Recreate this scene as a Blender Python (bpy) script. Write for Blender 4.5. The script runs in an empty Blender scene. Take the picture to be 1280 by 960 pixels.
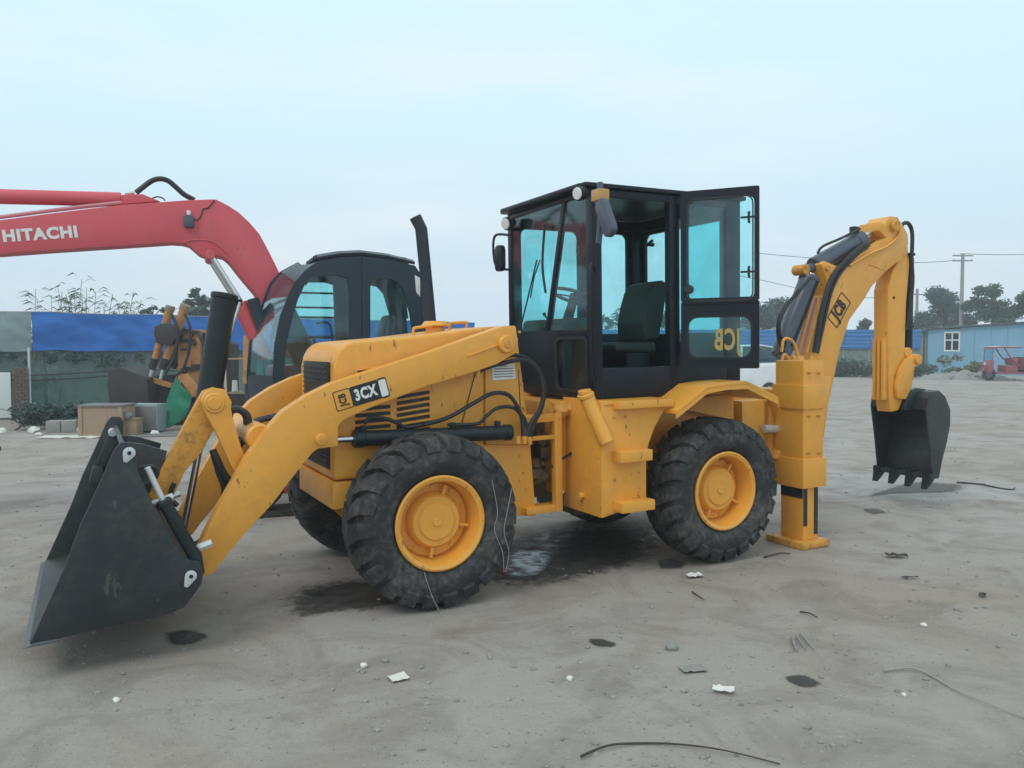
import bpy, bmesh, math, random
from mathutils import Vector, Matrix, Euler, noise
R = math.radians
SC = bpy.context.scene
COL = SC.collection
random.seed(7)

# ------------------------------------------------------------------ camera, sky, sun, exposure
cam_data = bpy.data.cameras.new("camera")
cam_data.sensor_width = 36.0
cam_data.lens = 28.125
cam_data.clip_start = 0.05
cam_data.clip_end = 3000
camera = bpy.data.objects.new("camera", cam_data)
COL.objects.link(camera)
camera.location = (0, 0, 1.65)
camera.rotation_euler = (R(90) - math.atan(45 / 1000), 0, 0)
SC.camera = camera

SUN_EL, SUN_AZ = R(52), R(215)      # azimuth clockwise from +Y: soft light from behind the camera
world = bpy.data.worlds.new("World")
SC.world = world
world.use_nodes = True
wn, wl = world.node_tree.nodes, world.node_tree.links
wn.clear()
def wnode(t, **k):
    n = wn.new(t)
    for a, v in k.items():
        setattr(n, a, v)
    return n
w_out = wnode('ShaderNodeOutputWorld')
w_bg = wnode('ShaderNodeBackground'); w_bg.inputs['Strength'].default_value = 1.16
sky = wnode('ShaderNodeTexSky', sky_type='NISHITA', sun_disc=False)
sky.sun_elevation = SUN_EL; sky.sun_rotation = SUN_AZ
sky.air_density = 1.0; sky.dust_density = 3.0
sky_dim = wnode('ShaderNodeVectorMath', operation='SCALE'); sky_dim.inputs['Scale'].default_value = 0.06
wl.new(sky.outputs[0], sky_dim.inputs[0])
tc = wnode('ShaderNodeTexCoord')
sep = wnode('ShaderNodeSeparateXYZ'); wl.new(tc.outputs['Generated'], sep.inputs[0])
ramp = wnode('ShaderNodeValToRGB')
cr = ramp.color_ramp
cr.elements[0].position = 0.0; cr.elements[0].color = (0.70, 0.815, 0.925, 1)
cr.elements[1].position = 1.0; cr.elements[1].color = (0.76, 0.95, 1.0, 1)
e = cr.elements.new(0.10); e.color = (0.66, 0.82, 0.945, 1)
e = cr.elements.new(0.30); e.color = (0.67, 0.90, 0.985, 1)
wl.new(sep.outputs['Z'], ramp.inputs[0])
# soft cloud layer: stretched noise, warm white
wmap = wnode('ShaderNodeMapping'); wmap.inputs['Scale'].default_value = (1.6, 1.6, 7.0)
wl.new(tc.outputs['Generated'], wmap.inputs[0])
cn = wnode('ShaderNodeTexNoise'); cn.inputs['Scale'].default_value = 1.25
cn.inputs['Detail'].default_value = 5; cn.inputs['Roughness'].default_value = 0.5
wl.new(wmap.outputs[0], cn.inputs[0])
cramp = wnode('ShaderNodeMapRange'); cramp.inputs['From Min'].default_value = 0.42
cramp.inputs['From Max'].default_value = 0.74; cramp.interpolation_type = 'SMOOTHSTEP'
wl.new(cn.outputs[0], cramp.inputs['Value'])
cm = wnode('ShaderNodeMix', data_type='RGBA')
cfac = wnode('ShaderNodeMath', operation='MULTIPLY'); cfac.inputs[1].default_value = 0.75
wl.new(cramp.outputs[0], cfac.inputs[0]); wl.new(cfac.outputs[0], cm.inputs['Factor'])
wl.new(ramp.outputs[0], cm.inputs['A']); cm.inputs['B'].default_value = (0.86, 0.92, 0.95, 1)
addn = wnode('ShaderNodeMix', data_type='RGBA'); addn.inputs['Factor'].default_value = 0.10
wl.new(cm.outputs['Result'], addn.inputs['A']); wl.new(sky_dim.outputs[0], addn.inputs['B'])
wl.new(addn.outputs['Result'], w_bg.inputs['Color'])
wl.new(w_bg.outputs[0], w_out.inputs[0])

sun_data = bpy.data.lights.new("sun", 'SUN')
sun_data.energy = 0.9; sun_data.angle = R(25); sun_data.color = (1.0, 0.95, 0.88)
sun = bpy.data.objects.new("sun", sun_data); COL.objects.link(sun)
sun.rotation_euler = (R(90) - SUN_EL, 0, -SUN_AZ + math.pi)
SC.view_settings.view_transform = 'Standard'
SC.view_settings.look = 'None'
SC.view_settings.exposure = 0.0
SC.view_settings.gamma = 1.0
SC.cycles.transparent_max_bounces = 32
SC.cycles.max_bounces = 8

# ------------------------------------------------------------------ materials
def mat_base(name):
    m = bpy.data.materials.new(name); m.use_nodes = True
    n, l = m.node_tree.nodes, m.node_tree.links
    return m, n, l, n['Principled BSDF']
def rgba(c): return (c[0], c[1], c[2], 1)
def paint(name, col, rough=0.4, dirt=0.25, dirtcol=(0.16, 0.13, 0.10), scale=2.5, metal=0.0, bump=0.05, var=0.10, coat=0.0, fine=22.0, spec=.5, chip=0.0, chipcol=(.10, .055, .03), chipscale=26.0):
    """noise-varied colour with worn, dusty patches that belong to the surface"""
    m, n, l, b = mat_base(name)
    tcn = n.new('ShaderNodeTexCoord')
    n1 = n.new('ShaderNodeTexNoise'); n1.inputs['Scale'].default_value = scale; n1.inputs['Detail'].default_value = 6; n1.inputs['Roughness'].default_value = .65
    n2 = n.new('ShaderNodeTexNoise'); n2.inputs['Scale'].default_value = fine; n2.inputs['Detail'].default_value = 5; n2.inputs['Roughness'].default_value = .7
    l.new(tcn.outputs['Object'], n1.inputs[0]); l.new(tcn.outputs['Object'], n2.inputs[0])
    hs = n.new('ShaderNodeHueSaturation'); hs.inputs['Color'].default_value = rgba(col)
    mr = n.new('ShaderNodeMapRange'); mr.inputs['From Min'].default_value = .3; mr.inputs['From Max'].default_value = .7
    mr.inputs['To Min'].default_value = 1 - var; mr.inputs['To Max'].default_value = 1 + var
    l.new(n1.outputs[0], mr.inputs['Value']); l.new(mr.outputs[0], hs.inputs['Value'])
    mx = n.new('ShaderNodeMix'); mx.data_type = 'RGBA'
    mul = n.new('ShaderNodeMath'); mul.operation = 'MULTIPLY'
    l.new(n1.outputs[0], mul.inputs[0]); l.new(n2.outputs[0], mul.inputs[1])
    md = n.new('ShaderNodeMapRange'); md.inputs['From Min'].default_value = .22; md.inputs['From Max'].default_value = .42
    md.inputs['To Max'].default_value = dirt; l.new(mul.outputs[0], md.inputs['Value'])
    l.new(md.outputs[0], mx.inputs['Factor']); l.new(hs.outputs[0], mx.inputs['A']); mx.inputs['B'].default_value = rgba(dirtcol)
    colour = mx.outputs['Result']
    if chip:
        # sparse scratches and chips, gathered in worn areas
        mpn = n.new('ShaderNodeMapping'); mpn.inputs['Scale'].default_value = (1, 1, .35); mpn.inputs['Rotation'].default_value = (.3, .5, .2); l.new(tcn.outputs['Object'], mpn.inputs[0])
        n3 = n.new('ShaderNodeTexNoise'); n3.inputs['Scale'].default_value = chipscale; n3.inputs['Detail'].default_value = 4; n3.inputs['Roughness'].default_value = .6; l.new(mpn.outputs[0], n3.inputs[0])
        n4 = n.new('ShaderNodeTexNoise'); n4.inputs['Scale'].default_value = 3.1; n4.inputs['Detail'].default_value = 3; l.new(tcn.outputs['Object'], n4.inputs[0])
        ma = n.new('ShaderNodeMath'); ma.operation = 'MULTIPLY_ADD'; ma.inputs[1].default_value = .5; l.new(n4.outputs[0], ma.inputs[0]); l.new(n3.outputs[0], ma.inputs[2])
        mc = n.new('ShaderNodeMapRange'); mc.inputs['From Min'].default_value = .955; mc.inputs['From Max'].default_value = .985; mc.inputs['To Max'].default_value = chip; l.new(ma.outputs[0], mc.inputs[0])
        mq = n.new('ShaderNodeMix'); mq.data_type = 'RGBA'; l.new(mc.outputs[0], mq.inputs['Factor']); l.new(colour, mq.inputs['A']); mq.inputs['B'].default_value = rgba(chipcol); colour = mq.outputs['Result']
    l.new(colour, b.inputs['Base Color'])
    rr = n.new('ShaderNodeMapRange'); rr.inputs['To Min'].default_value = rough - .08; rr.inputs['To Max'].default_value = min(1, rough + .22)
    l.new(n2.outputs[0], rr.inputs['Value']); l.new(rr.outputs[0], b.inputs['Roughness'])
    b.inputs['Metallic'].default_value = metal; b.inputs['Specular IOR Level'].default_value = spec
    b.inputs['Coat Weight'].default_value = coat; b.inputs['Coat Roughness'].default_value = .2
    if bump:
        bp = n.new('ShaderNodeBump'); bp.inputs['Strength'].default_value = bump; bp.inputs['Distance'].default_value = .02
        l.new(n1.outputs[0], bp.inputs['Height']); l.new(bp.outputs[0], b.inputs['Normal'])
    return m
def glass(name, tint, gloss=0.06):
    m, n, l, b = mat_base(name); n.remove(b)
    tr = n.new('ShaderNodeBsdfTransparent'); tr.inputs[0].default_value = rgba(tint)
    gl = n.new('ShaderNodeBsdfGlossy'); gl.inputs['Roughness'].default_value = gloss; gl.inputs[0].default_value = (.95, .97, 1, 1)
    lw_ = n.new('ShaderNodeLayerWeight'); lw_.inputs[0].default_value = .5
    pw = n.new('ShaderNodeMath'); pw.operation = 'POWER'; pw.inputs[1].default_value = 4.0; l.new(lw_.outputs['Facing'], pw.inputs[0])
    fr = n.new('ShaderNodeMapRange'); fr.inputs['To Min'].default_value = .035; fr.inputs['To Max'].default_value = .75; l.new(pw.outputs[0], fr.inputs['Value'])
    tcn = n.new('ShaderNodeTexCoord'); nz = n.new('ShaderNodeTexNoise'); nz.inputs['Scale'].default_value = 3; nz.inputs['Detail'].default_value = 6
    l.new(tcn.outputs['Object'], nz.inputs[0])
    df = n.new('ShaderNodeBsdfDiffuse'); df.inputs[0].default_value = (.5, .5, .48, 1)
    mr = n.new('ShaderNodeMapRange'); mr.inputs['From Min'].default_value = .45; mr.inputs['From Max'].default_value = .75; mr.inputs['To Max'].default_value = .09
    l.new(nz.outputs[0], mr.inputs['Value'])
    m0 = n.new('ShaderNodeMixShader'); l.new(mr.outputs[0], m0.inputs[0]); l.new(tr.outputs[0], m0.inputs[1]); l.new(df.outputs[0], m0.inputs[2])
    m1 = n.new('ShaderNodeMixShader'); l.new(fr.outputs[0], m1.inputs[0]); l.new(m0.outputs[0], m1.inputs[1]); l.new(gl.outputs[0], m1.inputs[2])
    l.new(m1.outputs[0], n['Material Output'].inputs[0])
    return m
def leafmat(name, c1, c2, trans=.25):
    m, n, l, b = mat_base(name)
    oi = n.new('ShaderNodeTexCoord'); nz = n.new('ShaderNodeTexNoise'); nz.inputs['Scale'].default_value = 1.3; nz.inputs['Detail'].default_value = 3
    l.new(oi.outputs['Object'], nz.inputs[0])
    mx = n.new('ShaderNodeMix'); mx.data_type = 'RGBA'; mx.inputs['A'].default_value = rgba(c1); mx.inputs['B'].default_value = rgba(c2)
    mr = n.new('ShaderNodeMapRange'); mr.inputs['From Min'].default_value = .35; mr.inputs['From Max'].default_value = .65
    l.new(nz.outputs[0], mr.inputs[0]); l.new(mr.outputs[0], mx.inputs['Factor']); l.new(mx.outputs['Result'], b.inputs['Base Color'])
    b.inputs['Roughness'].default_value = .6
    tl = n.new('ShaderNodeBsdfTranslucent'); l.new(mx.outputs['Result'], tl.inputs[0])
    ms = n.new('ShaderNodeMixShader'); ms.inputs[0].default_value = trans
    l.new(b.outputs[0], ms.inputs[1]); l.new(tl.outputs[0], ms.inputs[2]); l.new(ms.outputs[0], n['Material Output'].inputs[0])
    return m

M = {}
M['yellow'] = paint('yellow_paint', (0.83, 0.375, 0.049), .34, .30, (0.40, 0.20, 0.06), scale=1.7, var=.07, coat=.1, bump=.03, fine=11, chip=.75)
M['yellow_worn'] = paint('yellow_worn_paint', (0.72, 0.33, 0.045), .5, .85, (0.17, 0.10, 0.05), scale=5, var=.08)
M['yellow_old'] = paint('faded_orange_paint', (0.50, 0.22, 0.07), .65, .95, (0.14, 0.065, 0.035), chip=.9, scale=3.0, var=.15)
M['black'] = paint('black_paint', (0.007, 0.010, 0.017), .26, .12, (0.03, 0.03, 0.034), var=.2, coat=0, bump=.02, spec=.28)
M['steel_black'] = paint('black_bucket_paint', (0.019, 0.026, 0.031), .40, .55, (0.085, 0.078, 0.062), chip=.42, chipcol=(.13, .125, .115), chipscale=17, scale=2.4, var=.2, bump=.06)
M['slate'] = paint('dark_cylinder_paint', (0.011, 0.017, 0.021), .30, .2, (0.05, 0.05, 0.045), var=.12, coat=0, spec=.35)
M['greyblue'] = paint('slate_cylinder_paint', (0.062, 0.075, 0.11), .36, .2, (0.09, 0.085, 0.08), var=.12, coat=.2)
M['hose'] = paint('black_rubber_hose', (0.018, 0.018, 0.020), .45, .3, (0.07, .065, .06), var=.2)
M['tyre'] = paint('tyre_rubber', (0.020, 0.021, 0.024), .66, .85, (0.135, 0.125, 0.11), scale=4, var=.2, bump=.15)
M['worn_steel'] = paint('worn_bucket_edge', (0.11, 0.12, 0.125), .38, .6, (0.05, .05, .045), scale=6, var=.25)
M['chrome'] = paint('chrome_rod', (0.62, 0.64, 0.66), .14, .15, (.3, .3, .3), metal=1.0, var=.04, bump=0)
M['silver'] = paint('bare_bright_metal', (0.66, 0.67, 0.68), .35, .3, (.3, .3, .29), metal=.4, var=.08)
M['white'] = paint('white_paint', (0.78, 0.78, 0.77), .45, .2, (.4, .38, .35), var=.03)
M['decal_black'] = paint('black_decal', (0.013, 0.013, 0.014), .4, .1, var=.05)
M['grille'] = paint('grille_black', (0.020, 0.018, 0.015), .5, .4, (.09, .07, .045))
M['dark_void'] = paint('dark_machinery', (0.022, 0.019, 0.015), .7, .6, (.08, .06, .04))
M['oily'] = paint('oily_machinery', (0.13, 0.085, 0.04), .5, .8, (.02, .017, .014), scale=6, var=.3)
M['seat'] = paint('seat_vinyl', (0.022, 0.030, 0.026), .5, .2, (.06, .06, .055))
M['glass'] = glass('cab_glass', (0.72, 0.955, 0.965))
M['glass_dark'] = glass('dark_glass', (0.40, 0.56, 0.62))
M['glass_ex'] = glass('excavator_glass', (0.74, 0.95, 0.955))
M['lens'] = paint('lamp_lens', (.72, .74, .74), .15, .1)
M['amber'] = paint('amber_lens', (.55, .30, .10), .3, .2)
M['red'] = paint('red_paint', (0.66, 0.082, 0.105), .40, .40, chip=.7, chipcol=(.22, .07, .06), dirtcol=(0.40, 0.12, 0.13), scale=1.6, var=.08, coat=.1)
M['pink_line'] = paint('faded_red_highlight_tube', (0.60, 0.23, 0.26), .4, .2)  # pale pink for the boom-top highlight, also one loader pipe
M['ex_cab'] = paint('charcoal_cab_paint', (0.022, 0.034, 0.052), .36, .25, (.05, .055, .06), var=.15, spec=.4)
M['redtail'] = paint('tail_lamp', (.22, .02, .03), .2, .05)
M['car_white'] = paint('car_white_paint', (0.78, 0.79, 0.80), .25, .08, (.5, .48, .45), coat=.5)
M['trike'] = paint('faded_red_truck_paint', (0.32, 0.085, 0.11), .5, .6, (.12, .07, .06), var=.2)
M['concrete_block'] = paint('grey_concrete', (0.32, 0.32, 0.30), .85, .5, (.14, .14, .12), scale=4, var=.15, bump=.2)
M['plywood'] = paint('faded_plywood', (0.38, 0.27, 0.19), .8, .5, (.2, .14, .10), scale=4, var=.12)
M['greyboard'] = paint('grey_board', (0.20, 0.19, 0.19), .8, .5, (.12, .12, .1), scale=4)
M['wood'] = paint('weathered_wood', (0.30, 0.22, 0.14), .8, .5, (.12, .09, .06), scale=6, var=.2)
M['paper'] = paint('white_paper', (.74, .72, .68), .8, .3, (.5, .45, .4))
M['twig'] = paint('dry_twig', (.055, .045, .04), .8, .3)
M['cord'] = paint('pale_cord', (.34, .32, .29), .8, .3)
M['stone'] = paint('loose_stones', (.30, .29, .27), .9, .5, (.16, .15, .13), scale=9, var=.35)
M['maroon'] = paint('rusty_dark_bucket', (.032, .026, .028), .6, .5, (.075, .045, .035), scale=3, var=.25)
M['wall'] = paint('stained_concrete_wall', (.20, .26, .25), .9, .75, (.06, .085, .08), scale=.7, var=.3, bump=.2, fine=6)
M['brick'] = paint('dull_brick', (.16, .10, .085), .9, .5, (.10, .09, .08), scale=9, var=.3)
M['tarp_blue'] = paint('blue_tarp', (.018, .150, .52), .45, .15, (.02, .08, .3), scale=1.2, var=.18, bump=.3)
M['tarp_grey'] = paint('grey_tarp', (.27, .34, .35), .6, .3, (.18, .22, .22), scale=1.2, var=.12, bump=.3)
M['tarp_green'] = paint('green_tarp', (.006, .165, .085), .5, .15, (.01, .08, .05), scale=2, var=.2, bump=.3)
M['net'] = glass('green_net', (.62, .80, .75), .5)
M['shed'] = paint('pale_blue_sheet', (.20, .41, .58), .5, .35, (.22, .32, .38), scale=.5, var=.08, bump=.03, fine=5)
M['fence_blue'] = paint('blue_sheet_fence', (.03, .20, .50), .45, .25, (.08, .16, .28), scale=.5, var=.12)
M['roof'] = paint('grey_blue_roof', (.06, .10, .13), .6, .4, (.12, .12, .12))
M['pole'] = paint('concrete_pole', (.33, .33, .34), .85, .3, (.2, .2, .2))
M['bark'] = paint('bark', (.07, .055, .045), .9, .5, (.03, .03, .03), scale=5, var=.3)
M['leaf_dark'] = leafmat('dark_leaves', (.050, .095, .092), (.082, .132, .118))
M['leaf_mid'] = leafmat('mid_leaves', (.066, .115, .098), (.098, .150, .115))
M['leaf_dry'] = leafmat('dry_weeds', (.16, .19, .075), (.22, .22, .10))
M['reed'] = leafmat('reed_leaves', (.12, .17, .14), (.19, .22, .16))
M['wire'] = paint('wire', (.03, .03, .035), .6, 0)
def wetmat(name, col, rough, cut=.30):
    m, n, l, b = mat_base(name)
    t = n.new('ShaderNodeTexCoord'); nz = n.new('ShaderNodeTexNoise'); nz.inputs['Scale'].default_value = 9; nz.inputs['Detail'].default_value = 8
    l.new(t.outputs['Object'], nz.inputs[0])
    mx = n.new('ShaderNodeMix'); mx.data_type = 'RGBA'; mx.inputs['A'].default_value = rgba([c * .6 for c in col]); mx.inputs['B'].default_value = rgba([c * 1.5 for c in col])
    l.new(nz.outputs[0], mx.inputs['Factor']); l.new(mx.outputs['Result'], b.inputs['Base Color'])
    mr = n.new('ShaderNodeMapRange'); mr.inputs['From Min'].default_value = .35; mr.inputs['From Max'].default_value = .65
    mr.inputs['To Min'].default_value = rough; mr.inputs['To Max'].default_value = min(1, rough + .45)
    l.new(nz.outputs[0], mr.inputs[0]); l.new(mr.outputs[0], b.inputs['Roughness'])
    bp = n.new('ShaderNodeBump'); bp.inputs['Strength'].default_value = .25; bp.inputs['Distance'].default_value = .01
    l.new(nz.outputs[0], bp.inputs['Height']); l.new(bp.outputs[0], b.inputs['Normal'])
    # soaked-in edge: the mark thins out unevenly towards its rim
    at_ = n.new('ShaderNodeAttribute'); at_.attribute_name = 'soak'
    n3 = n.new('ShaderNodeTexNoise'); n3.inputs['Scale'].default_value = 13; n3.inputs['Detail'].default_value = 9; n3.inputs['Roughness'].default_value = .7
    l.new(t.outputs['Object'], n3.inputs[0])
    ad = n.new('ShaderNodeMath'); ad.operation = 'MULTIPLY_ADD'; ad.inputs[1].default_value = 1.3; l.new(n3.outputs[0], ad.inputs[0]); ad0 = n.new('ShaderNodeMath'); ad0.operation = 'SUBTRACT'; ad0.inputs[1].default_value = .15; l.new(at_.outputs['Fac'], ad0.inputs[0]); l.new(ad0.outputs[0], ad.inputs[2])
    sm = n.new('ShaderNodeMapRange'); sm.interpolation_type = 'SMOOTHSTEP'; sm.inputs['From Min'].default_value = .5 + cut - .15; sm.inputs['From Max'].default_value = .5 + cut + .46; sm.inputs['To Max'].default_value = .93
    l.new(ad.outputs[0], sm.inputs[0])
    tr = n.new('ShaderNodeBsdfTransparent'); ms = n.new('ShaderNodeMixShader'); l.new(sm.outputs[0], ms.inputs[0]); l.new(tr.outputs[0], ms.inputs[1]); l.new(b.outputs[0], ms.inputs[2]); l.new(ms.outputs[0], n['Material Output'].inputs[0])
    return m
M['oil'] = wetmat('oil_soaked_dirt', (.045, .042, .04), .45)
M['wet'] = wetmat('wet_dirt', (.045, .042, .040), .34)  # wet dirt, darkened further to carry the contact shade under the loader
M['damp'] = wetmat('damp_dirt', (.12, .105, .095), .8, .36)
M['water'] = wetmat('puddle_water', (.03, .032, .035), .03, .2)

def ground_material():
    m, n, l, b = mat_base('dusty_yard')
    t = n.new('ShaderNodeTexCoord')
    def nz(scale, det=8, rough=.6, vec=None, dist=0):
        k = n.new('ShaderNodeTexNoise'); k.inputs['Scale'].default_value = scale; k.inputs['Detail'].default_value = det
        k.inputs['Roughness'].default_value = rough; k.inputs['Distortion'].default_value = dist
        l.new(vec or t.outputs['Object'], k.inputs[0]); return k
    mp = n.new('ShaderNodeMapping'); mp.inputs['Scale'].default_value = (.46, 1.0, 1); mp.inputs['Rotation'].default_value = (0, 0, R(-9))
    l.new(t.outputs['Object'], mp.inputs[0])
    big, mid, fine, streak = nz(.33, 6, .6, None, .6), nz(1.5, 8, .65, None, .8), nz(34, 6, .75), nz(1.9, 8, .62, mp.outputs[0], 1.2)
    grit = nz(140, 3, .7)
    def mix(fac, a, bb, lo, hi, mx=1.0):
        r = n.new('ShaderNodeMapRange'); r.inputs['From Min'].default_value = lo; r.inputs['From Max'].default_value = hi; r.inputs['To Max'].default_value = mx
        l.new(fac, r.inputs[0]); q = n.new('ShaderNodeMix'); q.data_type = 'RGBA'; l.new(r.outputs[0], q.inputs['Factor'])
        for s, v in (('A', a), ('B', bb)):
            if isinstance(v, tuple): q.inputs[s].default_value = rgba(v)
            else: l.new(v, q.inputs[s])
        return q.outputs['Result']
    c = mix(big.outputs[0], (.355, .298, .250), (.405, .372, .350), .38, .62)
    c = mix(mid.outputs[0], c, (.205, .170, .142), .46, .70, .8)
    c = mix(streak.outputs[0], c, (.45, .415, .39), .52, .76, .36)
    streak2 = nz(2.6, 6, .6, mp.outputs[0], .5)
    c = mix(streak2.outputs[0], c, (.18, .153, .132), .54, .76, .5)
    c = mix(fine.outputs[0], c, (.13, .12, .105), .56, .75, .5)
    c = mix(grit.outputs[0], c, (.52, .50, .47), .62, .75, .45)
    vo = n.new('ShaderNodeTexVoronoi'); vo.inputs['Scale'].default_value = 48; vo.inputs['Randomness'].default_value = 1
    l.new(t.outputs['Object'], vo.inputs[0])
    wn_ = n.new('ShaderNodeSeparateColor'); l.new(vo.outputs['Color'], wn_.inputs[0])
    pick = n.new('ShaderNodeMath'); pick.operation = 'GREATER_THAN'; pick.inputs[1].default_value = .80; l.new(wn_.outputs[0], pick.inputs[0])
    near = n.new('ShaderNodeMath'); near.operation = 'LESS_THAN'; near.inputs[1].default_value = .26; l.new(vo.outputs['Distance'], near.inputs[0])
    both_ = n.new('ShaderNodeMath'); both_.operation = 'MULTIPLY'; l.new(pick.outputs[0], both_.inputs[0]); l.new(near.outputs[0], both_.inputs[1])
    chip = mix(wn_.outputs[1], (.13, .115, .10), (.52, .49, .45), .3, .7)
    q2 = n.new('ShaderNodeMix'); q2.data_type = 'RGBA'; cf = n.new('ShaderNodeMath'); cf.operation = 'MULTIPLY'; cf.inputs[1].default_value = .55
    l.new(both_.outputs[0], cf.inputs[0]); l.new(cf.outputs[0], q2.inputs['Factor']); l.new(c, q2.inputs['A']); l.new(chip, q2.inputs['B']); c = q2.outputs['Result']
    l.new(c, b.inputs['Base Color'])
    rr = n.new('ShaderNodeMapRange'); rr.inputs['To Min'].default_value = .62; rr.inputs['To Max'].default_value = .98; l.new(mid.outputs[0], rr.inputs[0]); l.new(rr.outputs[0], b.inputs['Roughness'])
    ad = n.new('ShaderNodeMath'); ad.operation = 'ADD'; l.new(fine.outputs[0], ad.inputs[0]); l.new(mid.outputs[0], ad.inputs[1])
    ad2 = n.new('ShaderNodeMath'); ad2.operation = 'MULTIPLY_ADD'; ad2.inputs[1].default_value = .5; l.new(both_.outputs[0], ad2.inputs[0]); l.new(ad.outputs[0], ad2.inputs[2])
    ad3 = n.new('ShaderNodeMath'); ad3.operation = 'MULTIPLY_ADD'; ad3.inputs[1].default_value = .35; l.new(grit.outputs[0], ad3.inputs[0]); l.new(ad2.outputs[0], ad3.inputs[2])
    bp = n.new('ShaderNodeBump'); bp.inputs['Strength'].default_value = .6; bp.inputs['Distance'].default_value = .022
    l.new(ad3.outputs[0], bp.inputs['Height']); l.new(bp.outputs[0], b.inputs['Normal'])
    return m
M['ground'] = ground_material()

# ------------------------------------------------------------------ mesh builder
class MB:
    def __init__(self): self.bm = bmesh.new()
    def _bev(self, faces, w, seg=2):
        if w <= 0: return
        es = list({e for f in faces for e in f.edges})
        bmesh.ops.bevel(self.bm, geom=es, offset=w, segments=seg, profile=.6, affect='EDGES', clamp_overlap=True)
    def extr(self, pts3, vec, bev=0, seg=2):
        """closed prism from a polygon (3-D points) swept by vec"""
        bm = self.bm; vec = Vector(vec)
        a = [bm.verts.new(p) for p in pts3]; b = [bm.verts.new(Vector(p) + vec) for p in pts3]
        n = len(a); fs = [bm.faces.new(a[::-1]), bm.faces.new(b)]
        for i in range(n): fs.append(bm.faces.new((a[i], a[(i + 1) % n], b[(i + 1) % n], b[i])))
        bmesh.ops.recalc_face_normals(bm, faces=fs)
        self._bev(fs, bev, seg); return self
    def py(self, prof, y0, y1, bev=0, seg=2): return self.extr([(x, y0, z) for x, z in prof], (0, y1 - y0, 0), bev, seg)
    def px(self, prof, x0, x1, bev=0, seg=2): return self.extr([(x0, y, z) for y, z in prof], (x1 - x0, 0, 0), bev, seg)
    def pz(self, prof, z0, z1, bev=0, seg=2): return self.extr([(x, y, z0) for x, y in prof], (0, 0, z1 - z0), bev, seg)
    def box(self, x0, x1, y0, y1, z0, z1, bev=0, seg=2): return self.pz([(x0, y0), (x1, y0), (x1, y1), (x0, y1)], z0, z1, bev, seg)
    def bar(self, p0, p1, w, h, up=(0, 0, 1), bev=0):
        p0, p1 = Vector(p0), Vector(p1); d = (p1 - p0).normalized(); s = d.cross(Vector(up)).normalized(); u = s.cross(d)
        q = [p0 + s * (a * w / 2) + u * (b * h / 2) for a, b in ((-1, -1), (1, -1), (1, 1), (-1, 1))]
        return self.extr(q, p1 - p0, bev)
    def _frame(self, d):
        d = d.normalized(); u = Vector((0, 0, 1)) if abs(d.z) < .95 else Vector((1, 0, 0)); s = d.cross(u).normalized(); return s, s.cross(d)
    def rings(self, rings, closed=False, cap=True):
        bm = self.bm; vs = [[bm.verts.new(p) for p in r] for r in rings]; n = len(vs[0]); fs = []
        m = len(vs)
        for i in range(m if closed else m - 1):
            for j in range(n):
                fs.append(bm.faces.new((vs[i][j], vs[i][(j + 1) % n], vs[(i + 1) % m][(j + 1) % n], vs[(i + 1) % m][j])))
        if cap and not closed: fs += [bm.faces.new(vs[0][::-1]), bm.faces.new(vs[-1])]
        bmesh.ops.recalc_face_normals(bm, faces=fs); return self
    def cyl(self, p0, p1, r0, r1=None, seg=20):
        r1 = r0 if r1 is None else r1; p0, p1 = Vector(p0), Vector(p1); s, u = self._frame(p1 - p0)
        ring = lambda p, r: [p + (s * math.cos(2 * math.pi * k / seg) + u * math.sin(2 * math.pi * k / seg)) * r for k in range(seg)]
        L = (p1 - p0).length; d = (p1 - p0) / L; c = min(.12 * min(r0, r1), L * .2)
        return self.rings([ring(p0, r0 - c), ring(p0 + d * c, r0), ring(p1 - d * c, r1), ring(p1, r1 - c)])
    def tube(self, pts, r, seg=8, smooth=5, closed=False):
        pts = [Vector(p) for p in pts]
        if smooth and len(pts) > 2:
            out = []; n = len(pts)
            for i in range(n if closed else n - 1):
                p1, p2 = pts[i], pts[(i + 1) % n]
                p0 = pts[i - 1] if (i or closed) else p1; p3 = pts[(i + 2) % n] if (closed or i + 2 < n) else p2
                for k in range(smooth):
                    t = k / smooth
                    out.append(.5 * ((2 * p1) + (p2 - p0) * t + (2 * p0 - 5 * p1 + 4 * p2 - p3) * t * t + (3 * p1 - p0 - 3 * p2 + p3) * t ** 3))
            if not closed: out.append(pts[-1])
            pts = out
        rings = []; prev = None; n = len(pts)
        for i, p in enumerate(pts):
            d = (pts[(i + 1) % n] - pts[i - 1]) if (closed or 0 < i < n - 1) else (pts[1] - pts[0] if i == 0 else pts[-1] - pts[-2])
            if d.length < 1e-9: d = Vector((1, 0, 0))
            d.normalize()
            if prev is None: s, u = self._frame(d)
            else:
                s = (prev - d * prev.dot(d)); s = s.normalized() if s.length > 1e-6 else self._frame(d)[0]; u = s.cross(d)
            prev = s; rr = r(i / max(1, n - 1)) if callable(r) else r
            rings.append([p + (s * math.cos(2 * math.pi * k / seg) + u * math.sin(2 * math.pi * k / seg)) * rr for k in range(seg)])
        return self.rings(rings, closed)
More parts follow.
